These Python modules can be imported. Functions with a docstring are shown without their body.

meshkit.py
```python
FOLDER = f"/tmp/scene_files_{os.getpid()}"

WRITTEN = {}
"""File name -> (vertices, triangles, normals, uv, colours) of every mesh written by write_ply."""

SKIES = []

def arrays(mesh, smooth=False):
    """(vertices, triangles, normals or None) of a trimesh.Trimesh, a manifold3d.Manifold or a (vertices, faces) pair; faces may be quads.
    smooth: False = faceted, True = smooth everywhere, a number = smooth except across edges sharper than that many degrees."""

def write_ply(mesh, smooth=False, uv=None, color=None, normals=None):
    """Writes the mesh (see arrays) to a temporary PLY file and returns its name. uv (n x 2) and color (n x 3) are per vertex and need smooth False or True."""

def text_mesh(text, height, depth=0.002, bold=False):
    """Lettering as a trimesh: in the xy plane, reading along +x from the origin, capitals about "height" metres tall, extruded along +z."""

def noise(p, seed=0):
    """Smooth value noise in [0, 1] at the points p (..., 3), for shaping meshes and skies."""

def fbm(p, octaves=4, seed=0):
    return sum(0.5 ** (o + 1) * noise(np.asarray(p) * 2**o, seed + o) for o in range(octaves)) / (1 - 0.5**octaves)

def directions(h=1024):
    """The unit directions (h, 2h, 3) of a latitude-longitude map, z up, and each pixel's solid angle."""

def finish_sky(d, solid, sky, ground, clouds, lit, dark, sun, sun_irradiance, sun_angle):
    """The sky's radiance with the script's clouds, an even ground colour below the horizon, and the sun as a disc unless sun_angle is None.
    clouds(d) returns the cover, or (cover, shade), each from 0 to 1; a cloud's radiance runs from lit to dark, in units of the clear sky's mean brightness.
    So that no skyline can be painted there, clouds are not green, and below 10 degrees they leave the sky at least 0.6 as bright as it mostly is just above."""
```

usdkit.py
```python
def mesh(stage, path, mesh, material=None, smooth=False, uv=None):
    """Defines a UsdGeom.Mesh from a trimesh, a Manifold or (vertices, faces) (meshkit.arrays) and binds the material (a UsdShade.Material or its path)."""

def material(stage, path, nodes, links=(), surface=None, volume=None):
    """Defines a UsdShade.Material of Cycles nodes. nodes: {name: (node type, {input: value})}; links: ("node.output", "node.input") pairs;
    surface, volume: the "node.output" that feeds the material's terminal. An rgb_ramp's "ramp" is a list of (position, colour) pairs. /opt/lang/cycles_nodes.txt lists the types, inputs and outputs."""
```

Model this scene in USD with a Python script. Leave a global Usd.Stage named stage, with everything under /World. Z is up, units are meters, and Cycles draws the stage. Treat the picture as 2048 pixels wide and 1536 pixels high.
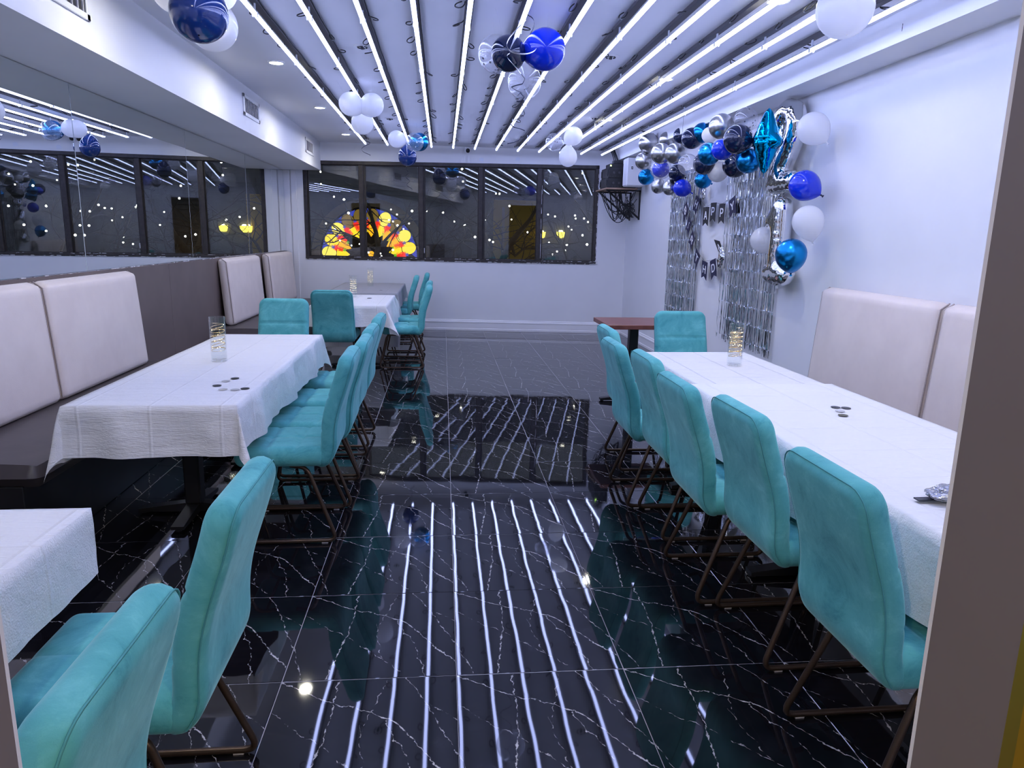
import math, random, re
import numpy as np, trimesh, usdkit, meshkit
from pxr import Usd, UsdGeom, UsdLux, Gf, Sdf
from scipy.spatial import Delaunay
from shapely.geometry import LineString, Polygon, Point
import shapely
import shapely.affinity

stage = Usd.Stage.CreateInMemory()
UsdGeom.SetStageUpAxis(stage, 'Z')
UsdGeom.SetStageMetersPerUnit(stage, 1.0)
UsdGeom.Xform.Define(stage, '/World')
PI = math.pi
rng = np.random.default_rng(7)
random.seed(7)

# ------------------------------------------------------------------ camera, night sky, exposure
EXPOSURE = 0.72
CAM_H = 1.5199
FPX = 1425.866
YAW, PITCH, ROLL = 0.0986272, 0.2052551, 0.0194905
_cy, _sy = math.cos(YAW), math.sin(YAW)
FWD = np.array([_sy * math.cos(PITCH), _cy * math.cos(PITCH), -math.sin(PITCH)])
_r0 = np.array([_cy, -_sy, 0.0])
_u0 = np.cross(_r0, FWD)
RIGHT = math.cos(ROLL) * _r0 + math.sin(ROLL) * _u0
UP = -math.sin(ROLL) * _r0 + math.cos(ROLL) * _u0
cam = UsdGeom.Camera.Define(stage, '/World/camera')
cam.CreateHorizontalApertureAttr(36.0)
cam.CreateVerticalApertureAttr(27.0)
cam.CreateFocalLengthAttr(36.0 * FPX / 2048)
cam.CreateClippingRangeAttr(Gf.Vec2f(0.02, 500))
cam.CreateExposureAttr(EXPOSURE)
_m = Gf.Matrix4d(*RIGHT, 0, *UP, 0, *(-FWD), 0, 0, 0, CAM_H, 1)
cam.AddTransformOp().Set(_m)
sky = UsdLux.DomeLight.Define(stage, '/World/night_sky')
sky.CreateColorAttr(Gf.Vec3f(0.55, 0.6, 0.75))
sky.CreateIntensityAttr(0.035)
TUBE_RADIANCE = 8.0
TUBE_COLOR = (0.45, 0.525, 1.0)
SPOT_COLOR = (0.98, 0.94, 0.78)
SPOT_RADIANCE = 210.0
HALL_RADIANCE = 850.0


def at(px, py, axis, val):
    """the point where the line of sight of a pixel of the photograph meets the plane axis = val"""
    d = (px - 1024) / FPX * RIGHT - (py - 768) / FPX * UP + FWD
    o = np.array([0, 0, CAM_H])
    return o + (val - o[axis]) / d[axis] * d


# ------------------------------------------------------------------ helpers
_used = {}


def numbered(parent, name):
    k = (parent, name)
    n = _used.get(k, -1) + 1
    _used[k] = n
    return f'{parent}/{name}' + (f'_{n:03d}' if n else '')


def tag(p, label=None, cat=None, group=None, kind=None):
    for k, v in (('label', label), ('category', cat), ('group', group), ('kind', kind)):
        if v:
            p.SetCustomDataByKey(k, v)
    return p


def thing(name, label, cat, loc=(0, 0, 0), rotz=0, group=None, kind=None):
    x = UsdGeom.Xform.Define(stage, numbered('/World', name))
    x.AddTranslateOp().Set(Gf.Vec3d(*map(float, loc)))
    x.AddRotateZOp().Set(math.degrees(rotz))
    return tag(x.GetPrim(), label, cat, group, kind)


def copy_of(src, loc, rotz=0, label=None, group=None):
    was = src.GetCustomData()
    base = re.sub(r'_\d{3}$', '', src.GetName())
    r = thing(base, label or was['label'], was['category'], loc, rotz, group or was.get('group'))
    r.GetReferences().AddInternalReference(src.GetPath())
    r.SetInstanceable(True)
    return r


def obj(name, mesh, mat, parent=None, smooth=False, label=None, kind=None, cat=None, group=None):
    pp = str(parent.GetPath()) if parent is not None else '/World'
    m = usdkit.mesh(stage, numbered(pp, name), mesh, mat, smooth)
    return tag(m.GetPrim(), label, cat, group, kind)


class MB:
    def __init__(s):
        s.v, s.f, s.n = [], [], 0

    def add(s, v, f):
        v = np.asarray(v, float)
        f = np.asarray(f, int)
        if f.shape[1] == 4:
            f = np.vstack([f[:, [0, 1, 2]], f[:, [0, 2, 3]]])
        s.v.append(v)
        s.f.append(f + s.n)
        s.n += len(v)
        return s

    def mesh(s):
        return trimesh.Trimesh(np.vstack(s.v), np.vstack(s.f), process=False)

    def box(s, lo, hi, bev=0.0, M=None):
        lo, hi = np.minimum(lo, hi), np.maximum(lo, hi)
        if bev <= 0:
            b = trimesh.creation.box(bounds=[lo, hi])
            v, f = np.array(b.vertices), np.array(b.faces)
        else:
            c, h = (lo + hi) / 2, (hi - lo) / 2
            bev = min(bev, h.min() * 0.95)
            pts = []
            for sx in (-1, 1):
                for sy in (-1, 1):
                    for sz in (-1, 1):
                        sg = np.array([sx, sy, sz])
                        for k in range(3):
                            e = h - bev
                            e[k] = h[k]
                            pts.append(c + sg * e)
            hull = trimesh.convex.convex_hull(np.array(pts))
            v, f = np.array(hull.vertices), np.array(hull.faces)
        if M is not None:
            v = v @ M[:3, :3].T + M[:3, 3]
        return s.add(v, f)

    def tube(s, path, r, n=8, closed=False, caps=True):
        P = np.asarray(path, float)
        m = len(P)
        r = np.broadcast_to(r, (m,))
        T = np.zeros_like(P)
        if closed:
            T = np.roll(P, -1, 0) - np.roll(P, 1, 0)
        else:
            T[1:-1] = P[2:] - P[:-2]
            T[0], T[-1] = P[1] - P[0], P[-1] - P[-2]
        T /= np.linalg.norm(T, axis=1, keepdims=True) + 1e-12
        a = np.array([0, 0, 1.0]) if abs(T[0][2]) < 0.9 else np.array([1.0, 0, 0])
        N = np.cross(T[0], a)
        N /= np.linalg.norm(N)
        V = []
        ang = np.linspace(0, 2 * PI, n, endpoint=False)
        for i in range(m):
            N = N - T[i] * (N @ T[i])
            N /= np.linalg.norm(N) + 1e-12
            B = np.cross(T[i], N)
            V.append(P[i] + r[i] * (np.cos(ang)[:, None] * N + np.sin(ang)[:, None] * B))
        V = np.vstack(V)
        F = []
        for i in range(m if closed else m - 1):
            j = (i + 1) % m
            for k in range(n):
                l = (k + 1) % n
                F.append((i * n + k, i * n + l, j * n + l, j * n + k))
        F = np.array(F)
        F = np.vstack([F[:, [0, 1, 2]], F[:, [0, 2, 3]]])
        if not closed and caps:
            c0, c1 = len(V), len(V) + 1
            V = np.vstack([V, P[:1], P[-1:]])
            e = [(c0, (k + 1) % n, k) for k in range(n)] + [(c1, (m - 1) * n + k, (m - 1) * n + (k + 1) % n) for k in range(n)]
            F = np.vstack([F, e])
        return s.add(V, F)

    def lathe(s, prof, n=24, M=None):
        """prof: (r, z) from bottom to top"""
        prof = np.asarray(prof, float)
        ang = np.linspace(0, 2 * PI, n, endpoint=False)
        m = len(prof)
        V = np.stack([np.outer(prof[:, 0], np.cos(ang)), np.outer(prof[:, 0], np.sin(ang)), np.repeat(prof[:, 1:], n, 1)], -1).reshape(-1, 3)
        F = []
        for i in range(m - 1):
            for k in range(n):
                l = (k + 1) % n
                F.append((i * n + k, i * n + l, (i + 1) * n + l, (i + 1) * n + k))
        if M is not None:
            V = V @ M[:3, :3].T + M[:3, 3]
        return s.add(V, F)

    def extrude(s, poly, z0, z1, M=None):
        """shapely polygon in xy, extruded along z"""
        for g in getattr(poly, 'geoms', [poly]):
            if g.is_empty or g.area < 1e-9:
                continue
            m = trimesh.creation.extrude_polygon(g, z1 - z0, engine='earcut')
            v = np.array(m.vertices) + [0, 0, z0]
            if M is not None:
                v = v @ M[:3, :3].T + M[:3, 3]
            s.add(v, np.array(m.faces))
        return s


def frame(ex, ey, ez, o=(0, 0, 0)):
    M = np.eye(4)
    M[:3, 0], M[:3, 1], M[:3, 2], M[:3, 3] = ex, ey, ez, o
    return M


def axis_frame(d, o=(0, 0, 0)):
    d = np.asarray(d, float)
    d = d / np.linalg.norm(d)
    a = np.array([0, 0, 1.0]) if abs(d[2]) < 0.9 else np.array([1.0, 0, 0])
    x = np.cross(a, d)
    x /= np.linalg.norm(x)
    return frame(x, np.cross(d, x), d, o)


def rotz(a, o=(0, 0, 0)):
    c, s = math.cos(a), math.sin(a)
    return frame((c, s, 0), (-s, c, 0), (0, 0, 1), o)


def arc_path(pts, rad, n=6):
    """polyline with its corners rounded"""
    P = [np.asarray(p, float) for p in pts]
    out = [P[0]]
    for a, b, c in zip(P, P[1:], P[2:]):
        u, w = a - b, c - b
        lu, lw = np.linalg.norm(u), np.linalg.norm(w)
        r = min(rad, lu * 0.45, lw * 0.45)
        p0, p1 = b + u / lu * r, b + w / lw * r
        for t in np.linspace(0, 1, n):
            out.append((1 - t) ** 2 * p0 + 2 * t * (1 - t) * b + t * t * p1)
    out.append(P[-1])
    return np.array(out)


def cushion(a, b, rc, t, R, n1=24, n2=18, dz=None):
    """closed pad with half sizes a, b, corner radius rc, thickness t and rounded rim R; dz(x, y) moves the top"""
    def axis(n):
        u = np.linspace(-1, 1, n + 1)
        return np.sign(u) * (1 - (1 - np.abs(u)) ** 1.35)
    U, V = np.meshgrid(axis(n1), axis(n2), indexing='ij')
    X, Y = a * U, b * V
    e = np.minimum(a - np.abs(X), b - np.abs(Y))
    cx, cy = np.abs(X) - (a - rc), np.abs(Y) - (b - rc)
    both = (cx > 0) & (cy > 0)
    d = np.maximum(cx, cy)
    l = np.hypot(cx, cy) + 1e-12
    X2 = np.where(both, np.sign(X) * ((a - rc) + cx / l * d), X)
    Y2 = np.where(both, np.sign(Y) * ((b - rc) + cy / l * d), Y)
    q = np.clip(e / R, 0, 1)
    h = np.sqrt(1 - (1 - q) ** 2) * t / 2
    top = h + (dz(X2, Y2) * q if dz is not None else 0)
    N = (n1 + 1) * (n2 + 1)
    Vt = np.stack([X2, Y2, top], -1).reshape(-1, 3)
    Vb = np.stack([X2, Y2, -h], -1).reshape(-1, 3)
    idx = np.arange(N).reshape(n1 + 1, n2 + 1)
    q4 = np.stack([idx[:-1, :-1], idx[1:, :-1], idx[1:, 1:], idx[:-1, 1:]], -1).reshape(-1, 4)
    F = np.vstack([q4, q4[:, ::-1] + N])
    m = trimesh.Trimesh(np.vstack([Vt, Vb]), np.vstack([F[:, [0, 1, 2]], F[:, [0, 2, 3]]]), process=False)
    m.merge_vertices()
    m.update_faces(m.nondegenerate_faces())
    return m


# ------------------------------------------------------------------ materials
def mat(name, nodes, links=(), surface='p.BSDF', volume=None):
    return usdkit.material(stage, '/World/Looks/' + name, nodes, links, surface, volume)


UsdGeom.Scope.Define(stage, '/World/Looks')


def plain(name, color, rough=0.5, metal=0.0, **kw):
    return mat(name, {'p': ('principled_bsdf', dict(base_color=color, roughness=rough, metallic=metal, **kw))})


def varied(name, c1, c2, rough=0.5, scale=6.0, bump=0.0, bscale=60.0, metal=0.0, lo=0.35, hi=0.65, stretch=(1, 1, 1), **kw):
    n = {'tc': ('texture_coordinate', {}), 'mp': ('mapping', {'scale': stretch}),
         'n': ('noise_texture', {'scale': scale, 'detail': 5, 'roughness': 0.6}),
         'r': ('rgb_ramp', {'ramp': [(0, c1), (lo, c1), (hi, c2), (1, c2)]}),
         'p': ('principled_bsdf', dict(roughness=rough, metallic=metal, **kw))}
    l = [('tc.object', 'mp.vector'), ('mp.vector', 'n.vector'), ('n.fac', 'r.fac'), ('r.color', 'p.base_color')]
    if bump:
        n['n2'] = ('noise_texture', {'scale': bscale, 'detail': 4})
        n['b'] = ('bump', {'strength': bump, 'distance': 0.004})
        l += [('tc.object', 'n2.vector'), ('n2.fac', 'b.height'), ('b.normal', 'p.normal')]
    return mat(name, n, l)


def glow(name, color, strength):
    return mat(name, {'e': ('emission', {'color': color, 'strength': strength})}, surface='e.emission')


M = {}
M['wall'] = varied('wall_paint', (0.77, 0.77, 0.78), (0.80, 0.80, 0.81), 0.55, 1.5)
M['ceiling'] = varied('ceiling_paint', (0.76, 0.76, 0.80), (0.80, 0.80, 0.84), 0.6, 0.8)
M['white_trim'] = plain('white_trim_paint', (0.82, 0.81, 0.82), 0.35)
M['wainscot'] = varied('wainscot_laminate', (0.14, 0.107, 0.097), (0.165, 0.127, 0.115), 0.42, 3.0, 0.02, 90)
M['cream'] = varied('cream_leatherette', (0.74, 0.64, 0.575), (0.79, 0.69, 0.62), 0.46, 5.0, 0.10, 180)
M['cream_pipe'] = plain('cream_piping', (0.42, 0.35, 0.31), 0.5)
M['seat_dark'] = varied('dark_seat_vinyl', (0.055, 0.045, 0.045), (0.075, 0.06, 0.058), 0.42, 5.0, 0.06, 160)
M['black'] = varied('bench_base_black', (0.010, 0.010, 0.011), (0.018, 0.018, 0.02), 0.35, 6.0)
M['black_metal'] = plain('black_metal', (0.012, 0.012, 0.013), 0.38)
M['bronze'] = plain('bronze_tube', (0.10, 0.066, 0.046), 0.38, 0.75)
M['glide'] = plain('clear_plastic_glide', (0.5, 0.48, 0.5), 0.4)
M['cable'] = plain('black_cable', (0.012, 0.012, 0.014), 0.45)
M['rail'] = plain('dark_rail', (0.07, 0.065, 0.07), 0.5)
M['clip'] = plain('clear_clip', (0.75, 0.78, 0.85), 0.25)
M['frame'] = varied('window_frame_brown', (0.020, 0.016, 0.015), (0.042, 0.033, 0.030), 0.45, 14.0, 0.1, 60)
M['flake'] = varied('flaked_paint', (0.55, 0.54, 0.56), (0.72, 0.71, 0.73), 0.7, 30.0)
M['gold'] = plain('gold_strip', (0.62, 0.42, 0.06), 0.38, 0.85)
M['jamb'] = varied('jamb_taupe', (0.185, 0.152, 0.142), (0.205, 0.17, 0.158), 0.5, 2.0, 0.02, 120)
M['mirror'] = plain('mirror_silver', (0.80, 0.825, 0.82), 0.0, 1.0)
M['mirror_edge'] = plain('mirror_edge', (0.5, 0.55, 0.55), 0.2)
M['table_wood'] = varied('red_wood', (0.16, 0.045, 0.032), (0.25, 0.085, 0.06), 0.32, 9.0, 0.0, stretch=(1, 7, 1))
M['white_plastic'] = plain('white_plastic', (0.78, 0.78, 0.80), 0.35)
M['grille'] = plain('vent_grille', (0.45, 0.44, 0.47), 0.45)
M['dark_gap'] = plain('dark_gap', (0.03, 0.03, 0.035), 0.7)
M['tube'] = glow('tube_glow', TUBE_COLOR, TUBE_RADIANCE)
M['spot'] = glow('downlight_glow', SPOT_COLOR, SPOT_RADIANCE)
M['hall_spot'] = glow('hall_downlight_glow', (1.0, 0.82, 0.6), HALL_RADIANCE)
M['led'] = glow('green_led', (0.5, 1.0, 0.2), 3.0)
M['fairy'] = glow('fairy_bulb_glow', (1.0, 0.93, 0.80), 9.0)
M['vase_bulb'] = glow('vase_bulb_glow', (1.0, 0.80, 0.45), 7.0)
M['sconce'] = glow('sconce_glow', (1.0, 0.80, 0.06), 2.2)
M['sconce_hot'] = glow('sconce_lamp_glow', (1.0, 0.9, 0.45), 5.0)

# window pane: clear glass that lets light through and mirrors at the Fresnel rate
M['pane'] = mat('window_glass', {'t': ('transparent_bsdf', {'color': (0.93, 0.95, 0.94)}), 'g': ('glossy_bsdf', {'color': (1, 1, 1), 'roughness': 0.0}),
                'lw': ('layer_weight', {'blend': 0.5}), 'pw': ('math', {'math_type': 'power', 'value2': 4.5}), 'f': ('math', {'math_type': 'multiply_add', 'value2': 0.85, 'value3': 0.065}), 'tc': ('texture_coordinate', {}), 'n': ('noise_texture', {'scale': 1.3, 'detail': 0}), 'b': ('bump', {'strength': 0.012, 'distance': 0.03}),
                'm': ('mix_closure', {})},
                [('tc.object', 'n.vector'), ('n.fac', 'b.height'), ('b.normal', 'g.normal'), ('lw.facing', 'pw.value1'), ('pw.value', 'f.value1'), ('f.value', 'm.fac'), ('t.BSDF', 'm.closure1'), ('g.BSDF', 'm.closure2')], surface='m.closure')
M['vase_glass'] = mat('vase_glass', {'t': ('transparent_bsdf', {'color': (0.96, 0.97, 0.97)}), 'g': ('glossy_bsdf', {'color': (1, 1, 1), 'roughness': 0.02}),
                      'lw': ('layer_weight', {'blend': 0.5}), 'pw': ('math', {'math_type': 'power', 'value2': 3.0}), 'f': ('math', {'math_type': 'multiply_add', 'value2': 0.5, 'value3': 0.04}), 'm': ('mix_closure', {})}, [('lw.facing', 'pw.value1'), ('pw.value', 'f.value1'), ('f.value', 'm.fac'), ('t.BSDF', 'm.closure1'), ('g.BSDF', 'm.closure2')], surface='m.closure')


def velvet():
    n = {'tc': ('texture_coordinate', {}), 'oi': ('object_info', {}), 'off': ('vector_math', {'math_type': 'multiply_add', 'vector2': (9, 9, 9)}),
         'n': ('noise_texture', {'scale': 6.0, 'detail': 8, 'roughness': 0.7, 'distortion': 0.5}),
         'r': ('rgb_ramp', {'ramp': [(0, (0.048, 0.25, 0.27)), (0.34, (0.062, 0.31, 0.325)), (0.46, (0.105, 0.43, 0.43)), (0.54, (0.120, 0.46, 0.455)), (0.66, (0.175, 0.565, 0.55)), (1, (0.19, 0.59, 0.57))]}),
         'p': ('principled_bsdf', {'roughness': 0.75, 'sheen_weight': 0.45, 'sheen_roughness': 0.35, 'sheen_tint': (0.55, 0.9, 0.92), 'specular_ior_level': 0.2}),
         'n2': ('noise_texture', {'scale': 420, 'detail': 2}), 'b': ('bump', {'strength': 0.12, 'distance': 0.002}),
         'n3': ('noise_texture', {'scale': 16, 'detail': 3}), 'b2': ('bump', {'strength': 0.25, 'distance': 0.006})}
    l = [('oi.random', 'off.vector1'), ('tc.object', 'off.vector3'), ('off.vector', 'n.vector'), ('n.fac', 'r.fac'), ('r.color', 'p.base_color'),
         ('tc.object', 'n2.vector'), ('n2.fac', 'b.height'), ('off.vector', 'n3.vector'), ('n3.fac', 'b2.height'), ('b2.normal', 'b.normal'), ('b.normal', 'p.normal')]
    return mat('teal_velvet', n, l)


M['velvet'] = velvet()
M['seam'] = plain('teal_seam', (0.075, 0.33, 0.33), 0.8)


def cloth_mat(name, col, crease=0.30, rib=70.0, see=0.12, amount=1.0):
    n = {'tc': ('texture_coordinate', {}), 'sx': ('separate_xyz', {}),
         'nz': ('noise_texture', {'scale': 7, 'detail': 5, 'roughness': 0.6}),
         'nf': ('noise_texture', {'scale': 60, 'detail': 3}), 'mpf': ('mapping', {'scale': (0.35, 3.2, 3.2)}),
         'mb': ('mapping', {'scale': (0.5, 6.0, 6.0)}), 'nb': ('noise_texture', {'scale': 2.2, 'detail': 3})}
    l = [('tc.object', 'sx.vector'), ('tc.object', 'nz.vector'), ('tc.object', 'mpf.vector'), ('mpf.vector', 'nf.vector'), ('tc.object', 'mb.vector'), ('mb.vector', 'nb.vector')]
    # pressed fold lines every `crease` metres along both ways
    for ax in 'xy':
        n['d' + ax] = ('math', {'math_type': 'divide', 'value2': crease})
        n['f' + ax] = ('math', {'math_type': 'pingpong', 'value2': 0.5})
        n['r' + ax] = ('map_range', {'from_min': 0.0, 'from_max': 0.03, 'to_min': 0.7, 'to_max': 0.0, 'clamp': True})
        l += [('sx.' + ax, f'd{ax}.value1'), (f'd{ax}.value', f'f{ax}.value1'), (f'f{ax}.value', f'r{ax}.value')]
    n['mx'] = ('math', {'math_type': 'maximum'})
    n['a1'] = ('math', {'math_type': 'multiply_add', 'value2': 0.55})
    n['a2'] = ('math', {'math_type': 'multiply_add', 'value2': 0.45})
    n['a3'] = ('math', {'math_type': 'multiply_add', 'value2': 1.7})
    n['z'] = ('math', {'math_type': 'multiply', 'value2': 1.1})
    l += [('rx.result', 'mx.value1'), ('ry.result', 'mx.value2'), ('nz.fac', 'z.value1'), ('mx.value', 'a1.value1'), ('z.value', 'a1.value3'),
          ('nf.fac', 'a2.value1'), ('a1.value', 'a2.value3'), ('nb.fac', 'a3.value1'), ('a2.value', 'a3.value3')]
    n['b'] = ('bump', {'strength': 0.8 * amount, 'distance': 0.008})
    n['d'] = ('principled_bsdf', {'base_color': col, 'roughness': 0.75, 'specular_ior_level': 0.25})
    n['t'] = ('translucent_bsdf', {'color': col})
    n['m'] = ('mix_closure', {'fac': see})
    l += [('a3.value', 'b.height'), ('b.normal', 'd.normal'), ('d.BSDF', 'm.closure1'), ('t.BSDF', 'm.closure2')]
    return mat(name, n, l, surface='m.closure')


M['cloth'] = cloth_mat('white_paper_cloth', (0.90, 0.89, 0.87))
M['cloth_grid'] = cloth_mat('white_creased_cloth', (0.90, 0.89, 0.88), 0.245, amount=2.0)
M['cloth_grey'] = cloth_mat('thin_grey_cloth', (0.58, 0.58, 0.60), 0.30, see=0.35)


def marble():
    """glossy black tile with the printed white veins that every tile repeats; u right, v towards the camera, in tile units"""
    S = [(0, .0, .28, .19, 1.0), (.28, .19, .53, .30, 1.0), (.53, .30, .68, .41, 1.0), (.68, .41, 1.0, .87, 1.1),
         (.71, 0, .88, .37, .9), (.88, .37, 1.0, .66, .8), (.62, .38, .75, .68, .9), (.75, .68, .82, 1.0, .8),
         (.33, 0, .32, .43, .8), (.32, .43, .24, 1.0, .9), (0, .27, .16, .42, .5), (.16, .42, .38, .62, .5), (.38, .62, .66, .94, .5),
         (.60, 0, .49, .5, .4), (.48, .4, .55, .8, .4), (.0, .62, .10, 1.0, .7), (.83, .25, 1.0, .40, .4)]
    n = {'tc': ('texture_coordinate', {}), 'nz': ('noise_texture', {'scale': 14, 'detail': 4, 'roughness': 0.65}),
         'w': ('vector_math', {'math_type': 'multiply_add', 'vector2': (0.05, 0.05, 0)}), 'c': ('vector_math', {'math_type': 'subtract', 'vector2': (0.025, 0.025, 0)}),
         'fl': ('vector_math', {'math_type': 'multiply', 'vector2': (1, 1, 0)}),
         'nb': ('noise_texture', {'scale': 38, 'detail': 3}), 'nbs': ('math', {'math_type': 'multiply_add', 'value2': 0.011, 'value3': -0.0050})}
    l = [('tc.object', 'nz.vector'), ('nz.color', 'w.vector1'), ('tc.object', 'w.vector3'), ('w.vector', 'c.vector1'), ('c.vector', 'fl.vector1'), ('tc.object', 'nb.vector'), ('nb.fac', 'nbs.value1')]
    last = None
    T = 0.6
    for i, (u0, v0, u1, v1, w) in enumerate(S):
        a = np.array([(u0 - .5) * T, (.5 - v0) * T, 0])
        b = np.array([(u1 - .5) * T, (.5 - v1) * T, 0])
        d = b - a
        k = f's{i}'
        n[k + 'a'] = ('vector_math', {'math_type': 'subtract', 'vector2': tuple(a)})
        n[k + 't'] = ('vector_math', {'math_type': 'dot_product', 'vector2': tuple(d / (d @ d))})
        n[k + 'c'] = ('math', {'math_type': 'add', 'value2': 0.0, 'use_clamp': True})
        n[k + 's'] = ('vector_math', {'math_type': 'scale', 'vector1': tuple(d)})
        n[k + 'd'] = ('vector_math', {'math_type': 'distance'})
        n[k + 'j'] = ('math', {'math_type': 'add'})
        n[k + 'm'] = ('map_range', {'from_min': 0.0004 * w, 'from_max': 0.0026 * w, 'to_min': min(1.0, 0.35 + 0.6 * w), 'to_max': 0.0, 'clamp': True})
        l += [('fl.vector', k + 'a.vector1'), (k + 'a.vector', k + 't.vector1'), (k + 't.value', k + 'c.value1'), (k + 'c.value', k + 's.scale'),
              (k + 'a.vector', k + 'd.vector1'), (k + 's.vector', k + 'd.vector2'), (k + 'd.value', k + 'j.value1'), ('nbs.value', k + 'j.value2'), (k + 'j.value', k + 'm.value')]
        if last:
            n[k + 'x'] = ('math', {'math_type': 'maximum'})
            l += [(last, k + 'x.value1'), (k + 'm.result', k + 'x.value2')]
            last = k + 'x.value'
        else:
            last = k + 'm.result'
    n['cl'] = ('noise_texture', {'scale': 6, 'detail': 6, 'roughness': 0.7, 'distortion': 1.2})
    n['cr'] = ('rgb_ramp', {'ramp': [(0, (0.004, 0.004, 0.005)), (0.5, (0.006, 0.006, 0.008)), (0.8, (0.016, 0.016, 0.02)), (1, (0.022, 0.022, 0.027))]})
    n['mix'] = ('mix', {'mix_type': 'mix', 'color2': (0.55, 0.53, 0.52)})
    n['nw'] = ('noise_texture', {'scale': 4.6, 'detail': 0.6})
    n['b'] = ('bump', {'strength': 0.085, 'distance': 0.005})
    n['p'] = ('principled_bsdf', {'roughness': 0.03, 'ior': 1.62, 'specular_ior_level': 0.5})
    l += [('tc.object', 'cl.vector'), ('cl.fac', 'cr.fac'), ('cr.color', 'mix.color1'), (last, 'mix.fac'), ('mix.color', 'p.base_color'),
          ('tc.object', 'nw.vector'), ('nw.fac', 'b.height'), ('b.normal', 'p.normal')]
    return mat('black_marble_tile', n, l)


M['marble'] = marble()
M['grout'] = plain('grey_grout', (0.34, 0.33, 0.34), 0.6)

# balloons
M['navy'] = plain('navy_latex', (0.006, 0.012, 0.045), 0.10, coat_weight=0.4, coat_roughness=0.04, ior=1.55)
M['navy_blue'] = plain('dark_blue_latex', (0.008, 0.035, 0.17), 0.10, coat_weight=0.5, coat_roughness=0.04, ior=1.55)
M['royal'] = plain('royal_blue_latex', (0.004, 0.030, 0.62), 0.14, coat_weight=0.4, coat_roughness=0.05)
M['silver_latex'] = plain('silver_chrome_latex', (0.56, 0.56, 0.57), 0.27, 1.0)
M['blue_chrome'] = plain('blue_chrome_latex', (0.015, 0.26, 0.60), 0.24, 1.0)
M['foil_silver'] = mat('silver_foil', {'tc': ('texture_coordinate', {}), 'n': ('noise_texture', {'scale': 16, 'detail': 3, 'distortion': 0.6}), 'b': ('bump', {'strength': 0.22, 'distance': 0.006}),
                       'p': ('principled_bsdf', {'base_color': (0.86, 0.86, 0.86), 'metallic': 1.0, 'roughness': 0.07})}, [('tc.object', 'n.vector'), ('n.fac', 'b.height'), ('b.normal', 'p.normal')])
M['foil_blue'] = mat('blue_foil', {'tc': ('texture_coordinate', {}), 'n': ('noise_texture', {'scale': 22, 'detail': 3, 'distortion': 0.6}), 'b': ('bump', {'strength': 0.3, 'distance': 0.008}),
                     'p': ('principled_bsdf', {'base_color': (0.0, 0.34, 0.62), 'metallic': 1.0, 'roughness': 0.09})}, [('tc.object', 'n.vector'), ('n.fac', 'b.height'), ('b.normal', 'p.normal')])
M['foil_dark'] = plain('dark_silver_foil', (0.42, 0.42, 0.44), 0.22, 1.0)
M['tinsel'] = plain('silver_tinsel', (0.56, 0.585, 0.615), 0.17, 1.0)


def latex_white(name, see):
    return mat(name, {'d': ('principled_bsdf', {'base_color': (0.92, 0.92, 0.93), 'roughness': 0.22, 'coat_weight': 0.3}), 't': ('translucent_bsdf', {'color': (0.93, 0.93, 0.94)}),
               'm': ('mix_closure', {'fac': see})}, [('d.BSDF', 'm.closure1'), ('t.BSDF', 'm.closure2')], surface='m.closure')


M['white_latex'] = latex_white('white_latex', 0.55)


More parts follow.
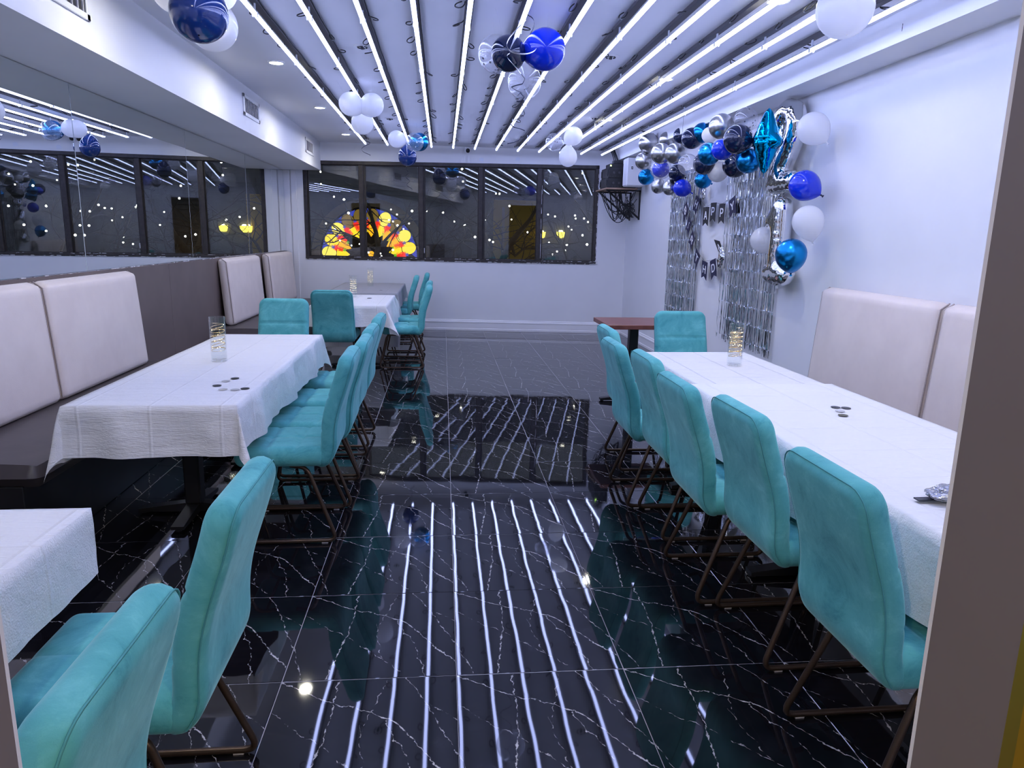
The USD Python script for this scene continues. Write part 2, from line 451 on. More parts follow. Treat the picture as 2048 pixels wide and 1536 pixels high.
def latex_clear(name, haze, ior=1.5, tint=(0.97, 0.97, 0.98)):
    return mat(name, {'t': ('transparent_bsdf', {'color': tint}), 'g': ('glossy_bsdf', {'color': (1, 1, 1), 'roughness': 0.05}), 'lw': ('layer_weight', {'blend': 0.5}), 'pw': ('math', {'math_type': 'power', 'value2': 3.2}), 'f': ('math', {'math_type': 'multiply_add', 'value2': 0.6, 'value3': 0.07}),
                      'd': ('translucent_bsdf', {'color': (0.8, 0.8, 0.85)}), 'h': ('mix_closure', {'fac': haze}), 'm': ('mix_closure', {})},
               [('t.BSDF', 'h.closure1'), ('d.BSDF', 'h.closure2'), ('lw.facing', 'pw.value1'), ('pw.value', 'f.value1'), ('f.value', 'm.fac'), ('h.closure', 'm.closure1'), ('g.BSDF', 'm.closure2')], surface='m.closure')


M['clear_latex'] = latex_clear('clear_latex', 0.15)
M['flag_navy'] = plain('banner_card_navy', (0.012, 0.012, 0.05), 0.5)
M['flag_black'] = plain('banner_card_black', (0.018, 0.018, 0.022), 0.5)
M['letter'] = plain('banner_letter_white', (0.80, 0.80, 0.84), 0.5)
M['confetti_dark'] = plain('dark_confetti', (0.015, 0.02, 0.03), 0.35)
M['confetti_silver'] = plain('silver_confetti', (0.82, 0.82, 0.84), 0.25, 0.6)
M['confetti_olive'] = plain('bronze_confetti', (0.10, 0.10, 0.05), 0.3, 0.6)
M['wire_gold'] = plain('gold_wire', (0.75, 0.58, 0.30), 0.3, 1.0)
M['wire_silver'] = plain('silver_wire', (0.80, 0.78, 0.74), 0.3, 1.0)
M['ribbon_dark'] = plain('dark_curling_ribbon', (0.01, 0.015, 0.05), 0.25)
M['ribbon_silver'] = plain('silver_curling_ribbon', (0.7, 0.7, 0.74), 0.22, 0.9)
M['amp'] = varied('amp_black', (0.010, 0.010, 0.012), (0.02, 0.02, 0.022), 0.42, 20)
M['shelf'] = varied('raw_wood_shelf', (0.32, 0.20, 0.13), (0.42, 0.28, 0.19), 0.6, 12, stretch=(1, 8, 1))
M['speaker'] = plain('speaker_white', (0.72, 0.72, 0.74), 0.45)
M['bark'] = varied('bark', (0.045, 0.040, 0.036), (0.075, 0.066, 0.06), 0.9, 8)
M['siding'] = varied('grey_siding', (0.10, 0.10, 0.105), (0.13, 0.13, 0.135), 0.8, 2)
M['stone'] = varied('tan_stone', (0.36, 0.27, 0.14), (0.42, 0.32, 0.17), 0.8, 3)
M['dark_stone'] = varied('dark_stone', (0.09, 0.09, 0.10), (0.12, 0.12, 0.13), 0.8, 3)
M['street'] = varied('street_asphalt', (0.03, 0.03, 0.03), (0.05, 0.05, 0.05), 0.8, 1)
M['ochre'] = varied('ochre_wall', (0.40, 0.27, 0.04), (0.46, 0.32, 0.06), 0.7, 0.6)
M['lead'] = plain('lead_came', (0.012, 0.012, 0.012), 0.6)
for _n, _c, _s in (('amber', (1.0, 0.62, 0.03), 1.0), ('gold_glass', (1.0, 0.78, 0.10), 0.85), ('orange', (1.0, 0.42, 0.01), 0.95), ('ruby', (0.95, 0.03, 0.02), 0.75),
                   ('cobalt', (0.07, 0.10, 0.75), 0.45), ('leaf', (0.15, 0.6, 0.03), 0.5), ('dim_amber', (0.85, 0.55, 0.12), 0.16)):
    M['glass_' + _n] = glow('stained_' + _n, _c, _s)
M['hall_wall'] = varied('hall_wall_brown', (0.20, 0.15, 0.10), (0.26, 0.20, 0.13), 0.5, 2)

# ------------------------------------------------------------------ the room
XL, XR = -2.485, 2.87
YF = 0.70                                   # inner face of the front wall
WA = math.radians(6.5)                      # the back wall stands askew
WC = 11.5876


def yb(x):
    return WC - math.tan(WA) * x


def zc(x):                                  # the ceiling falls slightly to the right
    return 2.885 - 0.01557 * (x + 1.895)


def slab(poly, z0, z1):
    return MB().extrude(Polygon(poly), z0, z1).mesh()


# floor: a grout bed and single tiles
floor = thing('floor', None, None, kind='structure')
obj('grout_bed', slab([(-2.6, 0.58), (3.0, 0.58), (3.0, 11.35), (-2.6, 11.98)], -0.06, -0.0013), M['grout'], floor)
tile_rng = np.random.default_rng(3)
X0, Y0, T = 0.0467, 2.2558, 0.6
for j in range(-3, 17):
    for i in range(-5, 5):
        x0, x1 = X0 + T * i + 0.0012, X0 + T * (i + 1) - 0.0012
        y0, y1 = Y0 + T * j + 0.0012, Y0 + T * (j + 1) - 0.0012
        xa, xb = max(x0, XL), min(x1, XR)
        if xb - xa < 0.02:
            continue
        P = Polygon([(xa, y0), (xb, y0), (xb, y1), (xa, y1)]).intersection(Polygon([(-3, YF - 0.12), (3, YF - 0.12), (3, yb(3)), (-3, yb(-3))]))
        if P.is_empty or P.area < 0.003:
            continue
        c = np.array([(X0 + T * (i + .5)), (Y0 + T * (j + .5))])
        pts = np.array(P.exterior.coords)[:-1] - c
        tx, ty = tile_rng.uniform(-0.0024, 0.0024, 2)
        inner = np.array(Polygon(pts).buffer(-0.0014, join_style=2).exterior.coords)[:-1]
        if len(inner) != len(pts):
            inner = pts * 0.995
        k = len(pts)
        # order both rings alike
        o = [int(np.argmin(np.linalg.norm(inner - q, axis=1))) for q in pts]
        inner = inner[o]
        z = lambda q, d: np.column_stack([q, q[:, 0] * tx + q[:, 1] * ty + d])
        V = np.vstack([z(inner, 0.0), z(pts, -0.0010), z(pts, -0.0075)])
        ccw = Polygon(pts).exterior.is_ccw
        F = [(0, a, a + 1) for a in range(1, k - 1)]
        for r in (0, 1):
            for a in range(k):
                b = (a + 1) % k
                F += [(r * k + b, r * k + a, (r + 1) * k + a), (r * k + b, (r + 1) * k + a, (r + 1) * k + b)]
        F = np.array(F)
        if not ccw:
            F = F[:, ::-1]
        m = obj('tile', trimesh.Trimesh(V, F, process=False), M['marble'], floor)
        UsdGeom.Xformable(m).AddTranslateOp().Set(Gf.Vec3d(float(c[0]), float(c[1]), 0))

# ceiling
cv = [(-2.7, -0.0), (3.1, 0.0)]
cm = MB()
xs = (-2.62, 3.02)
V = [(x, y, zc(x) + d) for d in (0, 0.12) for x in xs for y in (0.55, 12.0)]
cm.add(V, [(0, 1, 3, 2), (4, 6, 7, 5), (0, 4, 5, 1), (2, 3, 7, 6), (0, 2, 6, 4), (1, 5, 7, 3)])
obj('ceiling', cm.mesh(), M['ceiling'], kind='structure')

# side walls
obj('wall_left', MB().box((XL - 0.12, 0.55, -0.05), (XL, 12.05, 2.95)).mesh(), M['wall'], kind='structure')
obj('wall_right', MB().box((XR, 0.55, -0.05), (XR + 0.12, 11.6, 2.95)).mesh(), M['wall'], kind='structure')

# back wall with its window opening, in its own askew frame: local x along the wall, y outwards
wall_back = thing('wall_back', None, None, (0, WC, 0), -WA, kind='structure')
U0, U1, W0, W1 = -2.194, 2.431, 1.092, 2.607
wb = MB()
wb.box((-2.75, 0, -0.05), (U0, 0.16, 2.95)).box((U1, 0, -0.05), (3.1, 0.16, 2.95))
wb.box((U0, 0, -0.05), (U1, 0.16, W0)).box((U0, 0, W1), (U1, 0.16, 2.95))
obj('wall_panel', wb.mesh(), M['wall'], wall_back)

# front wall with the doorway the picture is taken through
JL, JR, DH = -0.4437, 0.5594, 2.42
wf = MB()
wf.box((XL - 0.1, 0.58, -0.05), (JL - 0.012, YF, 2.95)).box((JR + 0.012, 0.58, -0.05), (XR + 0.1, YF, 2.95)).box((JL - 0.012, 0.58, DH + 0.012), (JR + 0.012, YF, 2.95))
obj('wall_front', wf.mesh(), M['wall'], kind='structure')
door = thing('door_1', None, None, kind='structure')
obj('jamb', MB().box((JL - 0.012, 0.576, 0), (JL, YF - 0.004, DH)).mesh(), M['jamb'], door)
obj('jamb', MB().box((JR, 0.576, 0), (JR + 0.012, YF - 0.004, DH)).mesh(), M['jamb'], door)
obj('head_lining', MB().box((JL - 0.012, 0.576, DH), (JR + 0.012, YF - 0.004, DH + 0.012)).mesh(), M['jamb'], door)
obj('corner_bead', MB().box((JR, YF - 0.004, 0), (JR + 0.014, YF + 0.002, DH)).mesh(), M['white_trim'], door)
obj('corner_bead', MB().box((JL - 0.014, YF - 0.004, 0), (JL, YF + 0.002, DH)).mesh(), M['white_trim'], door)
obj('gold_strip', MB().box((JR - 0.002, 0.560, 0), (JR + 0.02, 0.576, DH)).mesh(), M['gold'], door, label='gold metal edge strip')
obj('gold_strip', MB().box((JL - 0.02, 0.560, 0), (JL + 0.002, 0.576, DH)).mesh(), M['gold'], door, label='gold metal edge strip')

# boxed-in ducts along both sides of the ceiling
t1 = thing('trim_1', None, None, kind='structure')
obj('duct_box', MB().box((XL, YF, 2.458), (-1.895, yb(-1.895) + 0.01, 2.93)).mesh(), M['wall'], t1)
t2 = thing('trim_2', None, None, kind='structure')
obj('duct_box', MB().box((2.60, YF, 2.645), (XR, yb(2.6) + 0.01, 2.86)).mesh(), M['wall'], t2)
obj('panel_joint', MB().box((2.5985, 7.95, 2.645), (2.6005, 7.953, 2.815)).mesh(), M['dark_gap'], t2)
obj('panel_joint', MB().box((2.5985, 4.15, 2.70), (2.6005, 4.153, 2.74)).mesh(), M['dark_gap'], t2)
t3 = thing('trim_3', None, None, (0, WC, 0), -WA, kind='structure')
obj('corner_strip', MB().box((-2.505, -0.035, 0.3), (-2.40, 0, 2.458), 0.004).mesh(), M['white_trim'], t3)
obj('corner_strip', MB().box((-2.385, -0.02, 0.3), (-2.30, 0, 2.458), 0.004).mesh(), M['white_trim'], t3)

# skirting boards with a moulded top
def skirting(name, L, loc, rz):
    t = thing(name, None, None, loc, rz, kind='structure')
    prof = [(0, 0), (-0.022, 0), (-0.022, 0.028), (-0.017, 0.034), (-0.017, 0.118), (-0.021, 0.124), (-0.021, 0.140), (-0.014, 0.150), (-0.010, 0.168), (0, 0.173)]
    Mx = frame((0, 1, 0), (0, 0, 1), (1, 0, 0), (0, 0, 0))
    obj('moulding', MB().extrude(Polygon(prof), 0, L, Mx).mesh(), M['white_trim'], t)
    return t


skirting('baseboard_back', 5.6, (-2.6, yb(-2.6), 0), -WA)
skirting('baseboard_right', 10.6, (XR, 11.35, 0), -PI / 2)

# left wainscot below the mirrors
wl = thing('trim_4', None, None, kind='structure')
obj('wainscot_panel', MB().box((XL, 0.75, 0), (XL + 0.022, 6.78, 1.215), 0.002).mesh(), M['wainscot'], wl)
obj('wainscot_panel', MB().box((XL, 6.783, 0), (XL + 0.022, 11.83, 1.215), 0.002).mesh(), M['wainscot'], wl)
fl = MB()
fr = np.random.default_rng(5)
for k in range(70):
    y = fr.uniform(3.2, 9.9)
    s = fr.uniform(0.01, 0.05)
    fl.box((XL + 0.0, y, 1.2145), (XL + fr.uniform(0.01, 0.023), y + s, 1.2145 + fr.uniform(0.002, 0.007)))
obj('paint_residue', fl.mesh(), M['flake'], wl, kind='stuff', label='ragged white paint left along the wainscot top')

# mirrors, each hung very slightly out of true
MIR = [(0.98, 3.14, 0.0), (3.14, 5.30, 0.0035), (5.30, 7.46, -0.003), (7.46, 9.62, 0.0015), (9.62, 11.80, -0.0015)]
MLAB = ['frameless wall mirror panel beside the doorway, outside the picture at left', 'frameless wall mirror at the left picture edge, reflecting white balloons', 'frameless wall mirror above the long left banquette, reflecting the dark blue balloon',
        'frameless wall mirror over the bare brown wainscot, before the far banquette', 'farthest frameless wall mirror, over the short cream panels near the window wall']
for (a, b, t), lab in zip(MIR, MLAB):
    L = b - a - 0.004
    th = thing('wall_mirror', lab, 'mirror', (XL + 0.004 + abs(t) * L / 2, (a + b) / 2, 1.222), t, 'mirrors along the left wall')
    obj('glass', MB().box((0, -L / 2, 0), (0.005, L / 2, 1.232)).mesh(), M['mirror'], th)
    obj('polished_edge', MB().box((0.0, -L / 2 - 0.001, 0), (0.0058, -L / 2 + 0.0015, 1.232)).mesh(), M['mirror_edge'], th)
    obj('polished_edge', MB().box((0.0, L / 2 - 0.0015, 0), (0.0058, L / 2 + 0.001, 1.232)).mesh(), M['mirror_edge'], th)

# ------------------------------------------------------------------ the window
win = thing('window_1', None, None, (0, WC, 0), -WA, kind='structure')
fb = 0.055
fm = MB()
fm.box((U0, -0.006, W0), (U0 + fb, 0.12, W1), 0.004).box((U1 - fb, -0.006, W0), (U1, 0.12, W1), 0.004)
fm.box((U0, -0.006, W1 - fb), (U1, 0.12, W1), 0.004).box((U0, -0.012, W0), (U1, 0.12, W0 + 0.045), 0.004)
obj('frame', fm.mesh(), M['frame'], win)
MU = [-1.284, -0.344, 0.593, 1.512]
edges = [U0 + fb] + MU + [U1 - fb]
for u in MU:
    m = MB().box((u - 0.036, -0.002, W0 + 0.045), (u + 0.036, 0.11, W1 - fb), 0.006).box((u + 0.036, 0.03, W0 + 0.045), (u + 0.052, 0.10, W1 - fb))
    obj('mullion', m.mesh(), M['frame'], win)
for k in range(5):
    a, b = edges[k], edges[k + 1]
    a2, b2 = a + (0.05 if k else 0), b - (0.034 if k < 4 else 0)
    obj('pane', MB().box((a2, 0.060, W0 + 0.043), (b2, 0.066, W1 - fb + 0.002)).mesh(), M['pane'], win)
    s = MB()
    for (p, q) in (((a2, W0 + 0.045), (a2 + 0.014, W1 - fb)), ((b2 - 0.014, W0 + 0.045), (b2, W1 - fb)), ((a2, W0 + 0.045), (b2, W0 + 0.06)), ((a2, W1 - fb - 0.014), (b2, W1 - fb))):
        s.box((p[0], 0.045, p[1]), (q[0], 0.06, q[1]))
    obj('glazing_bead', s.mesh(), M['frame'], win)
obj('catch', MB().box((-0.30, -0.02, 1.22), (-0.285, 0.0, 1.30), 0.003).mesh(), M['grille'], win)
fl = MB()
for k in range(150):
    u = fr.uniform(U0, U1)
    w = abs(fr.normal(0, 0.03)) + 0.006
    z0 = W0 + fr.choice([0.0, 0.0, 0.036]) + fr.uniform(-0.002, 0.008)
    fl.box((u, -0.0135, z0), (u + w, -0.006, z0 + fr.uniform(0.003, 0.010)))
for k in range(60):
    z0 = fr.uniform(W0, W1 - 0.05)
    u = U1 + fr.uniform(-0.012, 0.003)
    fl.box((u, -0.009, z0), (u + fr.uniform(0.002, 0.008), -0.003, z0 + fr.uniform(0.01, 0.06)))
for k in range(26):
    z0 = fr.uniform(W0, W1 - 0.3)
    u = 1.548 + fr.uniform(-0.004, 0.004)
    fl.box((u, -0.006, z0), (u + 0.005, -0.001, z0 + fr.uniform(0.03, 0.12)))
obj('paint_residue', fl.mesh(), M['flake'], win, kind='stuff', label='flaking white paint along the sill')

# ------------------------------------------------------------------ ceiling light tubes
TX = [-1.121 + 0.3186 * k for k in range(12)]
TY0, TY1 = 1.0, 11.05


def make_tube(seed, label, xz):
    r = np.random.default_rng(seed)
    L = TY1 - TY0
    t = thing('tube_light', label, 'light', xz, 0, 'glowing tubes under the ceiling')
    obj('mounting_rail', MB().box((-0.022, 0, 0.060), (0.022, L, 0.082)).mesh(), M['rail'], t)
    n = 4
    for k in range(n):
        a, b = L * k / n + 0.006, L * (k + 1) / n - 0.006
        obj('tube', MB().tube([(0, a, 0), (0, b, 0)], 0.0135, 8).mesh(), M['tube'], t, smooth=50)
    arc = [(0.0152 * math.cos(a), 0.0152 * math.sin(a)) for a in np.linspace(math.radians(22), math.radians(158), 11)]
    arc += [(0.0172 * math.cos(a), 0.0172 * math.sin(a)) for a in np.linspace(math.radians(158), math.radians(22), 11)]
    obj('housing', MB().extrude(Polygon(arc), 0.0, L, frame((1, 0, 0), (0, 0, 1), (0, 1, 0))).mesh(), M['clip'], t)
    for k in range(2 * n + 1):
        y = min(max(L * k / (2 * n), 0.04), L - 0.04)
        obj('clip', MB().box((-0.004, y - 0.008, 0.010), (0.004, y + 0.008, 0.062)).box((-0.017, y - 0.009, -0.016), (-0.0138, y + 0.009, 0.014)).box((0.0138, y - 0.009, -0.016), (0.017, y + 0.009, 0.014)).mesh(), M['clip'], t)
    for k in range(22):
        y = L * (k + 0.5) / 22 + r.uniform(-0.12, 0.12)
        s = -1 if r.random() < 0.7 else 1
        w, h, a0 = r.uniform(0.035, 0.07), r.uniform(0.02, 0.05), r.uniform(0, PI)
        P = []
        for q in np.linspace(0, 1.6 * PI, 11):
            P.append((s * (0.024 + w * (1 - math.cos(q)) / 2), y + 0.06 * math.sin(q + a0) * 0.8 + q * 0.012, 0.066 - h * math.sin(q / 1.6) * 0.9))
        obj('cable_loop', MB().tube(P, 0.0038, 5).mesh(), M['cable'], t, smooth=True)
    pr = [(s * 0.02, 0, 0.07) for s in (-1, 1)]
    Pw = [(0.026, y, 0.074 + 0.004 * math.sin(y * 9)) for y in np.linspace(0.05, L - 0.05, 60)]
    obj('supply_cable', MB().tube(Pw, 0.005, 5).mesh(), M['cable'], t, smooth=True)
    return t


ORD = ['first', 'second', 'third', 'fourth', 'fifth', 'sixth', 'seventh', 'eighth', 'ninth', 'tenth', 'eleventh', 'twelfth']
protos = {}
for k, x in enumerate(TX):
    lab = f'glowing white ceiling tube, {ORD[k]} of the twelve counted from the left'
    loc = (x, TY0, zc(x) - 0.082)
    if k % 3 not in protos:
        protos[k % 3] = make_tube(40 + k, lab, loc)
    else:
        copy_of(protos[k % 3], loc, 0, lab)


# recessed spot lights, sprinklers, grilles
def downlight(x, y, label):
    z = zc(x)
    t = thing('downlight', label, 'light', (x, y, z), 0, 'recessed warm spot lights')
    obj('trim_ring', MB().lathe([(0.052, -0.001), (0.052, -0.010), (0.060, -0.012), (0.070, -0.006), (0.072, 0.003)], 24).mesh(), M['white_plastic'], t, smooth=40)
    obj('lens', MB().lathe([(0.0005, -0.007), (0.030, -0.0068), (0.0525, -0.004), (0.0525, 0.0)], 20).mesh(), M['spot'], t, smooth=40)
    return t


d0 = downlight(-1.36, 6.42, 'recessed warm round ceiling spot at left, nearest of the three in view there')
for x, y, lab in ((-1.36, 8.55, 'recessed warm round ceiling spot at left, middle of the three in view there'), (-1.36, 10.72, 'recessed warm round ceiling spot at left, closest to the window wall'),
                  (-1.36, 4.25, 'recessed warm ceiling spot above the near end of the left table'), (-1.36, 2.1, 'recessed warm ceiling spot above the foremost left table'),
                  (1.85, 4.14, 'recessed warm round ceiling spot at right, cut by the top picture edge'), (1.85, 6.19, 'recessed warm round ceiling spot at right, between the second and third tube from the right'),
                  (1.85, 8.37, 'recessed warm round ceiling spot at right, farther of the two before the garland'), (1.85, 2.05, 'recessed warm ceiling spot above the near end of the right table')):
    copy_of(d0, (x, y, zc(x)), 0, lab)
for x, y, lab in ((-0.59, 5.73, 'small slotted ceiling disc near the second tube from the left'), (1.24, 5.58, 'small slotted ceiling disc right of the big balloon bunch'),
                  (-0.63, 9.1, 'small slotted ceiling disc, far one at left'), (1.70, 8.3, 'small slotted ceiling disc, far one at right')):
    t = thing('sprinkler_cover', lab, 'sprinkler', (x, y, zc(x)), 0, 'slotted ceiling discs')
    obj('plate', MB().lathe([(0.0005, -0.008), (0.045, -0.008), (0.062, -0.003), (0.064, 0.003)], 24).mesh(), M['white_plastic'], t, smooth=40)
    s = MB()
    for q in range(6):
        a0 = q * PI / 3
        s.tube([(0.034 * math.cos(a), 0.034 * math.sin(a), -0.009) for a in np.linspace(a0, a0 + 0.75, 5)], 0.005, 5)
    s.tube([(0, 0, -0.004), (0, 0, -0.022)], 0.012, 8)
    obj('slots', s.mesh(), M['dark_gap'], t)


def grille(y0, y1, z0, z1, label, n=9):
    t = thing('air_vent', label, 'vent', (-1.895, (y0 + y1) / 2, z0), 0, 'air vents in the left duct')
    h, w = z1 - z0, (y1 - y0) / 2
    f = MB()
    for a, b in (((-w, 0), (-w + 0.035, h)), ((w - 0.035, 0), (w, h)), ((-w, 0), (w, 0.035)), ((-w, h - 0.035), (w, h))):
        f.box((0, a[0], a[1]), (0.012, b[0], b[1]), 0.003)
    obj('frame', f.mesh(), M['white_plastic'], t)
    obj('back_plate', MB().box((0, -w + 0.03, 0.03), (0.002, w - 0.03, h - 0.03)).mesh(), M['dark_gap'], t)
    for k in range(n):
        y = -w + 0.035 + (2 * w - 0.07) * (k + 0.5) / n
        obj('slat', MB().box((0.001, y - 0.008, 0.035), (0.010, y + 0.003, h - 0.035)).mesh(), M['grille'], t)


grille(7.40, 8.0, 2.60, 2.80, 'white slatted air vent in the left duct, middle one beside the second ceiling spot')
grille(10.55, 11.15, 2.60, 2.80, 'small white air vent in the left duct, farthest one near the window')
grille(3.45, 4.35, 2.60, 2.82, 'white slatted air vent in the left duct, nearest one at the top left corner', 14)

# security camera on the back wall
p = at(936, 300, 1, yb(0.38) - 0.05)
t = thing('security_camera', 'small white security camera with black lens above the window', 'camera', (p[0], yb(p[0]), p[2]), -WA)
obj('housing', MB().box((-0.05, -0.075, -0.035), (0.05, 0, 0.05), 0.014).mesh(), M['white_plastic'], t)
obj('lens', MB().lathe([(0.0005, 0.028), (0.018, 0.024), (0.029, 0.012), (0.033, 0.0)], 20, axis_frame((0, -1, -0.25), (0.006, -0.070, -0.012))).mesh(), M['black_metal'], t, smooth=True)
for px, lab in ((963, 'torn white tape scrap above the middle of the window'), (1035, 'torn white tape scrap above the window, right one')):
    p = at(px, 319, 1, yb(0.8) - 0.01)
    t = thing('tape_scrap', lab, 'tape', (p[0], yb(p[0]) - 0.002, p[2]), -WA)
    o = np.array([(-0.035, -0.02), (0.03, -0.03), (0.036, 0.02), (0.005, 0.032), (-0.03, 0.024)])
    obj('film', MB().extrude(Polygon(o), 0, 0.002, frame((1, 0, 0), (0, 0, 1), (0, -1, 0))).mesh(), M['clip'], t)

# ------------------------------------------------------------------ upholstered benches
def pad_upright(a, b, z0, z1, xw, th, lean, side):
    """back cushion between y=a and b, on the wall plane xw, facing side (+1: towards +x)"""
    hy, hz = (b - a) / 2, (z1 - z0) / 2
    c = cushion(hz, hy, 0.05, th, 0.045, 20, 26, lambda x, y: 0.012 * np.cos(np.clip(x / hz, -1, 1) * PI / 2) * np.cos(np.clip(y / hy, -1, 1) * PI / 2))
    v = np.array(c.vertices)
    out = np.column_stack([xw + side * (th / 2 + v[:, 2] + (hz - v[:, 0]) / (2 * hz) * lean), (a + b) / 2 + v[:, 1], z0 + hz + v[:, 0]])
    f = np.array(c.faces)
    if side > 0:
        f = f[:, ::-1]
    return trimesh.Trimesh(out, f, process=False)


def banquette(name, label, side, y0, y1, backs, xw, depth=0.68, zt=1.2, seatlen=None):
    t = thing(name, label, 'bench', (0, 0, 0), 0, 'wall benches')
    xf = xw + side * depth
    c = cushion(depth / 2, (y1 - y0) / 2, 0.05, 0.10, 0.035, 14, 30, lambda x, y: 0.012 * np.cos(x / depth * PI))
    obj('seat', trimesh.Trimesh(np.array(c.vertices) + [(xw + xf) / 2, (y0 + y1) / 2, 0.42], np.array(c.faces), process=False), M['seat_dark'], t, smooth=45)
    b = MB().box((xw + side * 0.005, y0 + 0.02, 0), (xf - side * 0.09, y1 - 0.02, 0.375), 0.004)
    obj('base', b.mesh(), M['black'], t)
    for a, e in backs:
        bk = obj('backrest', pad_upright(a, e, 0.47, zt, xw, 0.115, 0.05, side), M['cream'], t, smooth=45)
        hz = (zt - 0.47) / 2
        P = []
        for yy in (a + 0.012, e - 0.012):
            pp = [(xw + side * (0.098 + (zt - z) / (2 * hz) * 0.05), yy, z) for z in np.linspace(0.50, zt - 0.04, 12)] + [(xw + side * 0.05, yy, zt - 0.003)]
            P.append(pp)
        for pp in P:
            obj('piping', MB().tube(pp, 0.0045, 6).mesh(), M['cream_pipe'], bk, smooth=True)
    return t


banquette('banquette', 'wall bench at left with two wide cream back cushions beside the near long table', 1, 3.2, 5.95, [(3.09, 4.475), (4.485, 5.80)], XL + 0.022)
banquette('banquette', 'far left wall bench with two separate cream back cushions near the window wall', 1, 7.85, 11.68, [(8.16, 9.62), (10.1, 11.66)], XL + 0.022, zt=1.215)
banquette('banquette', 'wall bench at right with wide beige back cushions behind the long right table', -1, 1.2, 4.98, [(3.70, 4.98), (2.42, 3.69), (1.15, 2.41)], XR - 0.022, zt=1.2)

# ------------------------------------------------------------------ tables and cloths
def table(label, x0, x1, y0, y1, z, group, mt=None, th=0.035, col=(0, 0)):
    t = thing('dining_table', label, 'table', ((x0 + x1) / 2, (y0 + y1) / 2, 0), 0, group)
    hx, hy = (x1 - x0) / 2, (y1 - y0) / 2
    obj('tabletop', MB().box((-hx, -hy, z - th), (hx, hy, z), 0.004).mesh(), mt or M['table_wood'], t)
    cx, cy = col
    obj('column', MB().box((cx - 0.042, cy - 0.042, 0.055), (cx + 0.042, cy + 0.042, z - th - 0.012), 0.008).box((cx - 0.17, cy - 0.17, z - th - 0.012), (cx + 0.17, cy + 0.17, z - th)).mesh(), M['black_metal'], t)
    for a in (0, PI / 2):
        Mx = rotz(a, (cx, cy, 0))
        ft = MB()
        pr = Polygon([(-0.29, 0.012), (-0.29, 0.03), (-0.05, 0.06), (0.05, 0.06), (0.29, 0.03), (0.29, 0.012)])
        ft.extrude(pr, -0.032, 0.032, Mx @ frame((1, 0, 0), (0, 0, 1), (0, -1, 0)))
        ft.lathe([(0.016, 0.0), (0.018, 0.012)], 10, rotz(0, Mx[:3, 3] + Mx[:3, :3] @ np.array([0.27, 0, 0]))).lathe([(0.016, 0.0), (0.018, 0.012)], 10, rotz(0, Mx[:3, 3] + Mx[:3, :3] @ np.array([-0.27, 0, 0])))
        obj('foot', ft.mesh(), M['black_metal'], t)
    return t


def cloth(label, x0, x1, y0, y1, z, dl, dr, dn, df, m, seed, flare=0.10, corner=0.38, wave=0.012, group='tablecloths', res=0.024, lift=0.0):
    r = np.random.default_rng(seed)
    xs = np.concatenate([np.linspace(x0 - dl, x0, max(2, int(dl / res))), np.linspace(x0, x1, int((x1 - x0) / res))[1:], np.linspace(x1, x1 + dr, max(2, int(dr / res)))[1:]])
    ys = np.concatenate([np.linspace(y0 - dn, y0, max(2, int(dn / res))), np.linspace(y0, y1, int((y1 - y0) / res))[1:], np.linspace(y1, y1 + df, max(2, int(df / res)))[1:]])
    X, Y = np.meshgrid(xs, ys, indexing='ij')
    ex, ey = np.maximum(x0 - X, X - x1).clip(0), np.maximum(y0 - Y, Y - y1).clip(0)
    sx, sy = np.where(X < x0, -1, np.where(X > x1, 1, 0)), np.where(Y < y0, -1, np.where(Y > y1, 1, 0))
    rr = np.hypot(ex, ey)
    th = np.arctan2(ey, ex)
    fold = np.sin(2 * th) ** 1.5
    along = np.where(ex > ey, Y, X)
    ph = r.uniform(0, 6, 4)
    wv = wave * (np.sin(along * 9 + ph[0]) + 0.6 * np.sin(along * 17 + ph[1]) + 0.4 * np.sin(along * 31 + ph[2]))
    k = flare + corner * fold
    out = rr * k + np.clip(rr / 0.12, 0, 1) * wv * np.clip(1 - fold * 2, 0, 1) + 0.004 * np.clip(rr / 0.02, 0, 1)
    out = np.maximum(out, 0.003 * (rr > 0))
    down = np.sqrt(np.maximum(rr ** 2 * (1 - np.minimum(k, 0.9) ** 2), 0))
    BX, BY = np.clip(X, x0, x1), np.clip(Y, y0, y1)
    nx, ny = np.cos(th) * sx, np.sin(th) * sy
    P = np.stack([BX + nx * out, BY + ny * out, z - down], -1)
    q = np.stack([X * 2.2, Y * 2.2, 0 * X + seed], -1)
    top = rr == 0
    P[..., 2] += np.where(top, 0.0035 * meshkit.fbm(q * 3, 3, seed) + 0.0006, 0.0036 * np.exp(-rr / 0.02))
    w = meshkit.fbm(np.stack([X * 5, Y * 5, 0 * X], -1), 4, seed + 9) - 0.5
    amp = 0.02 * np.clip(rr / 0.08, 0, 1)
    P[..., 0] += nx * np.maximum(w, -0.3) * amp
    P[..., 1] += ny * np.maximum(w, -0.3) * amp
    P[..., 2] = np.maximum(P[..., 2], 0.004)
    n1, n2 = X.shape
    idx = np.arange(n1 * n2).reshape(n1, n2)
    F = np.stack([idx[:-1, :-1], idx[1:, :-1], idx[1:, 1:], idx[:-1, 1:]], -1).reshape(-1, 4)
    c = np.array([(x0 + x1) / 2, (y0 + y1) / 2, 0])
    t = thing('tablecloth', label, 'tablecloth', c, 0, group)
    V = P.reshape(-1, 3) - c
    obj('sheet', (V, F), m, t, smooth=True)
    return t


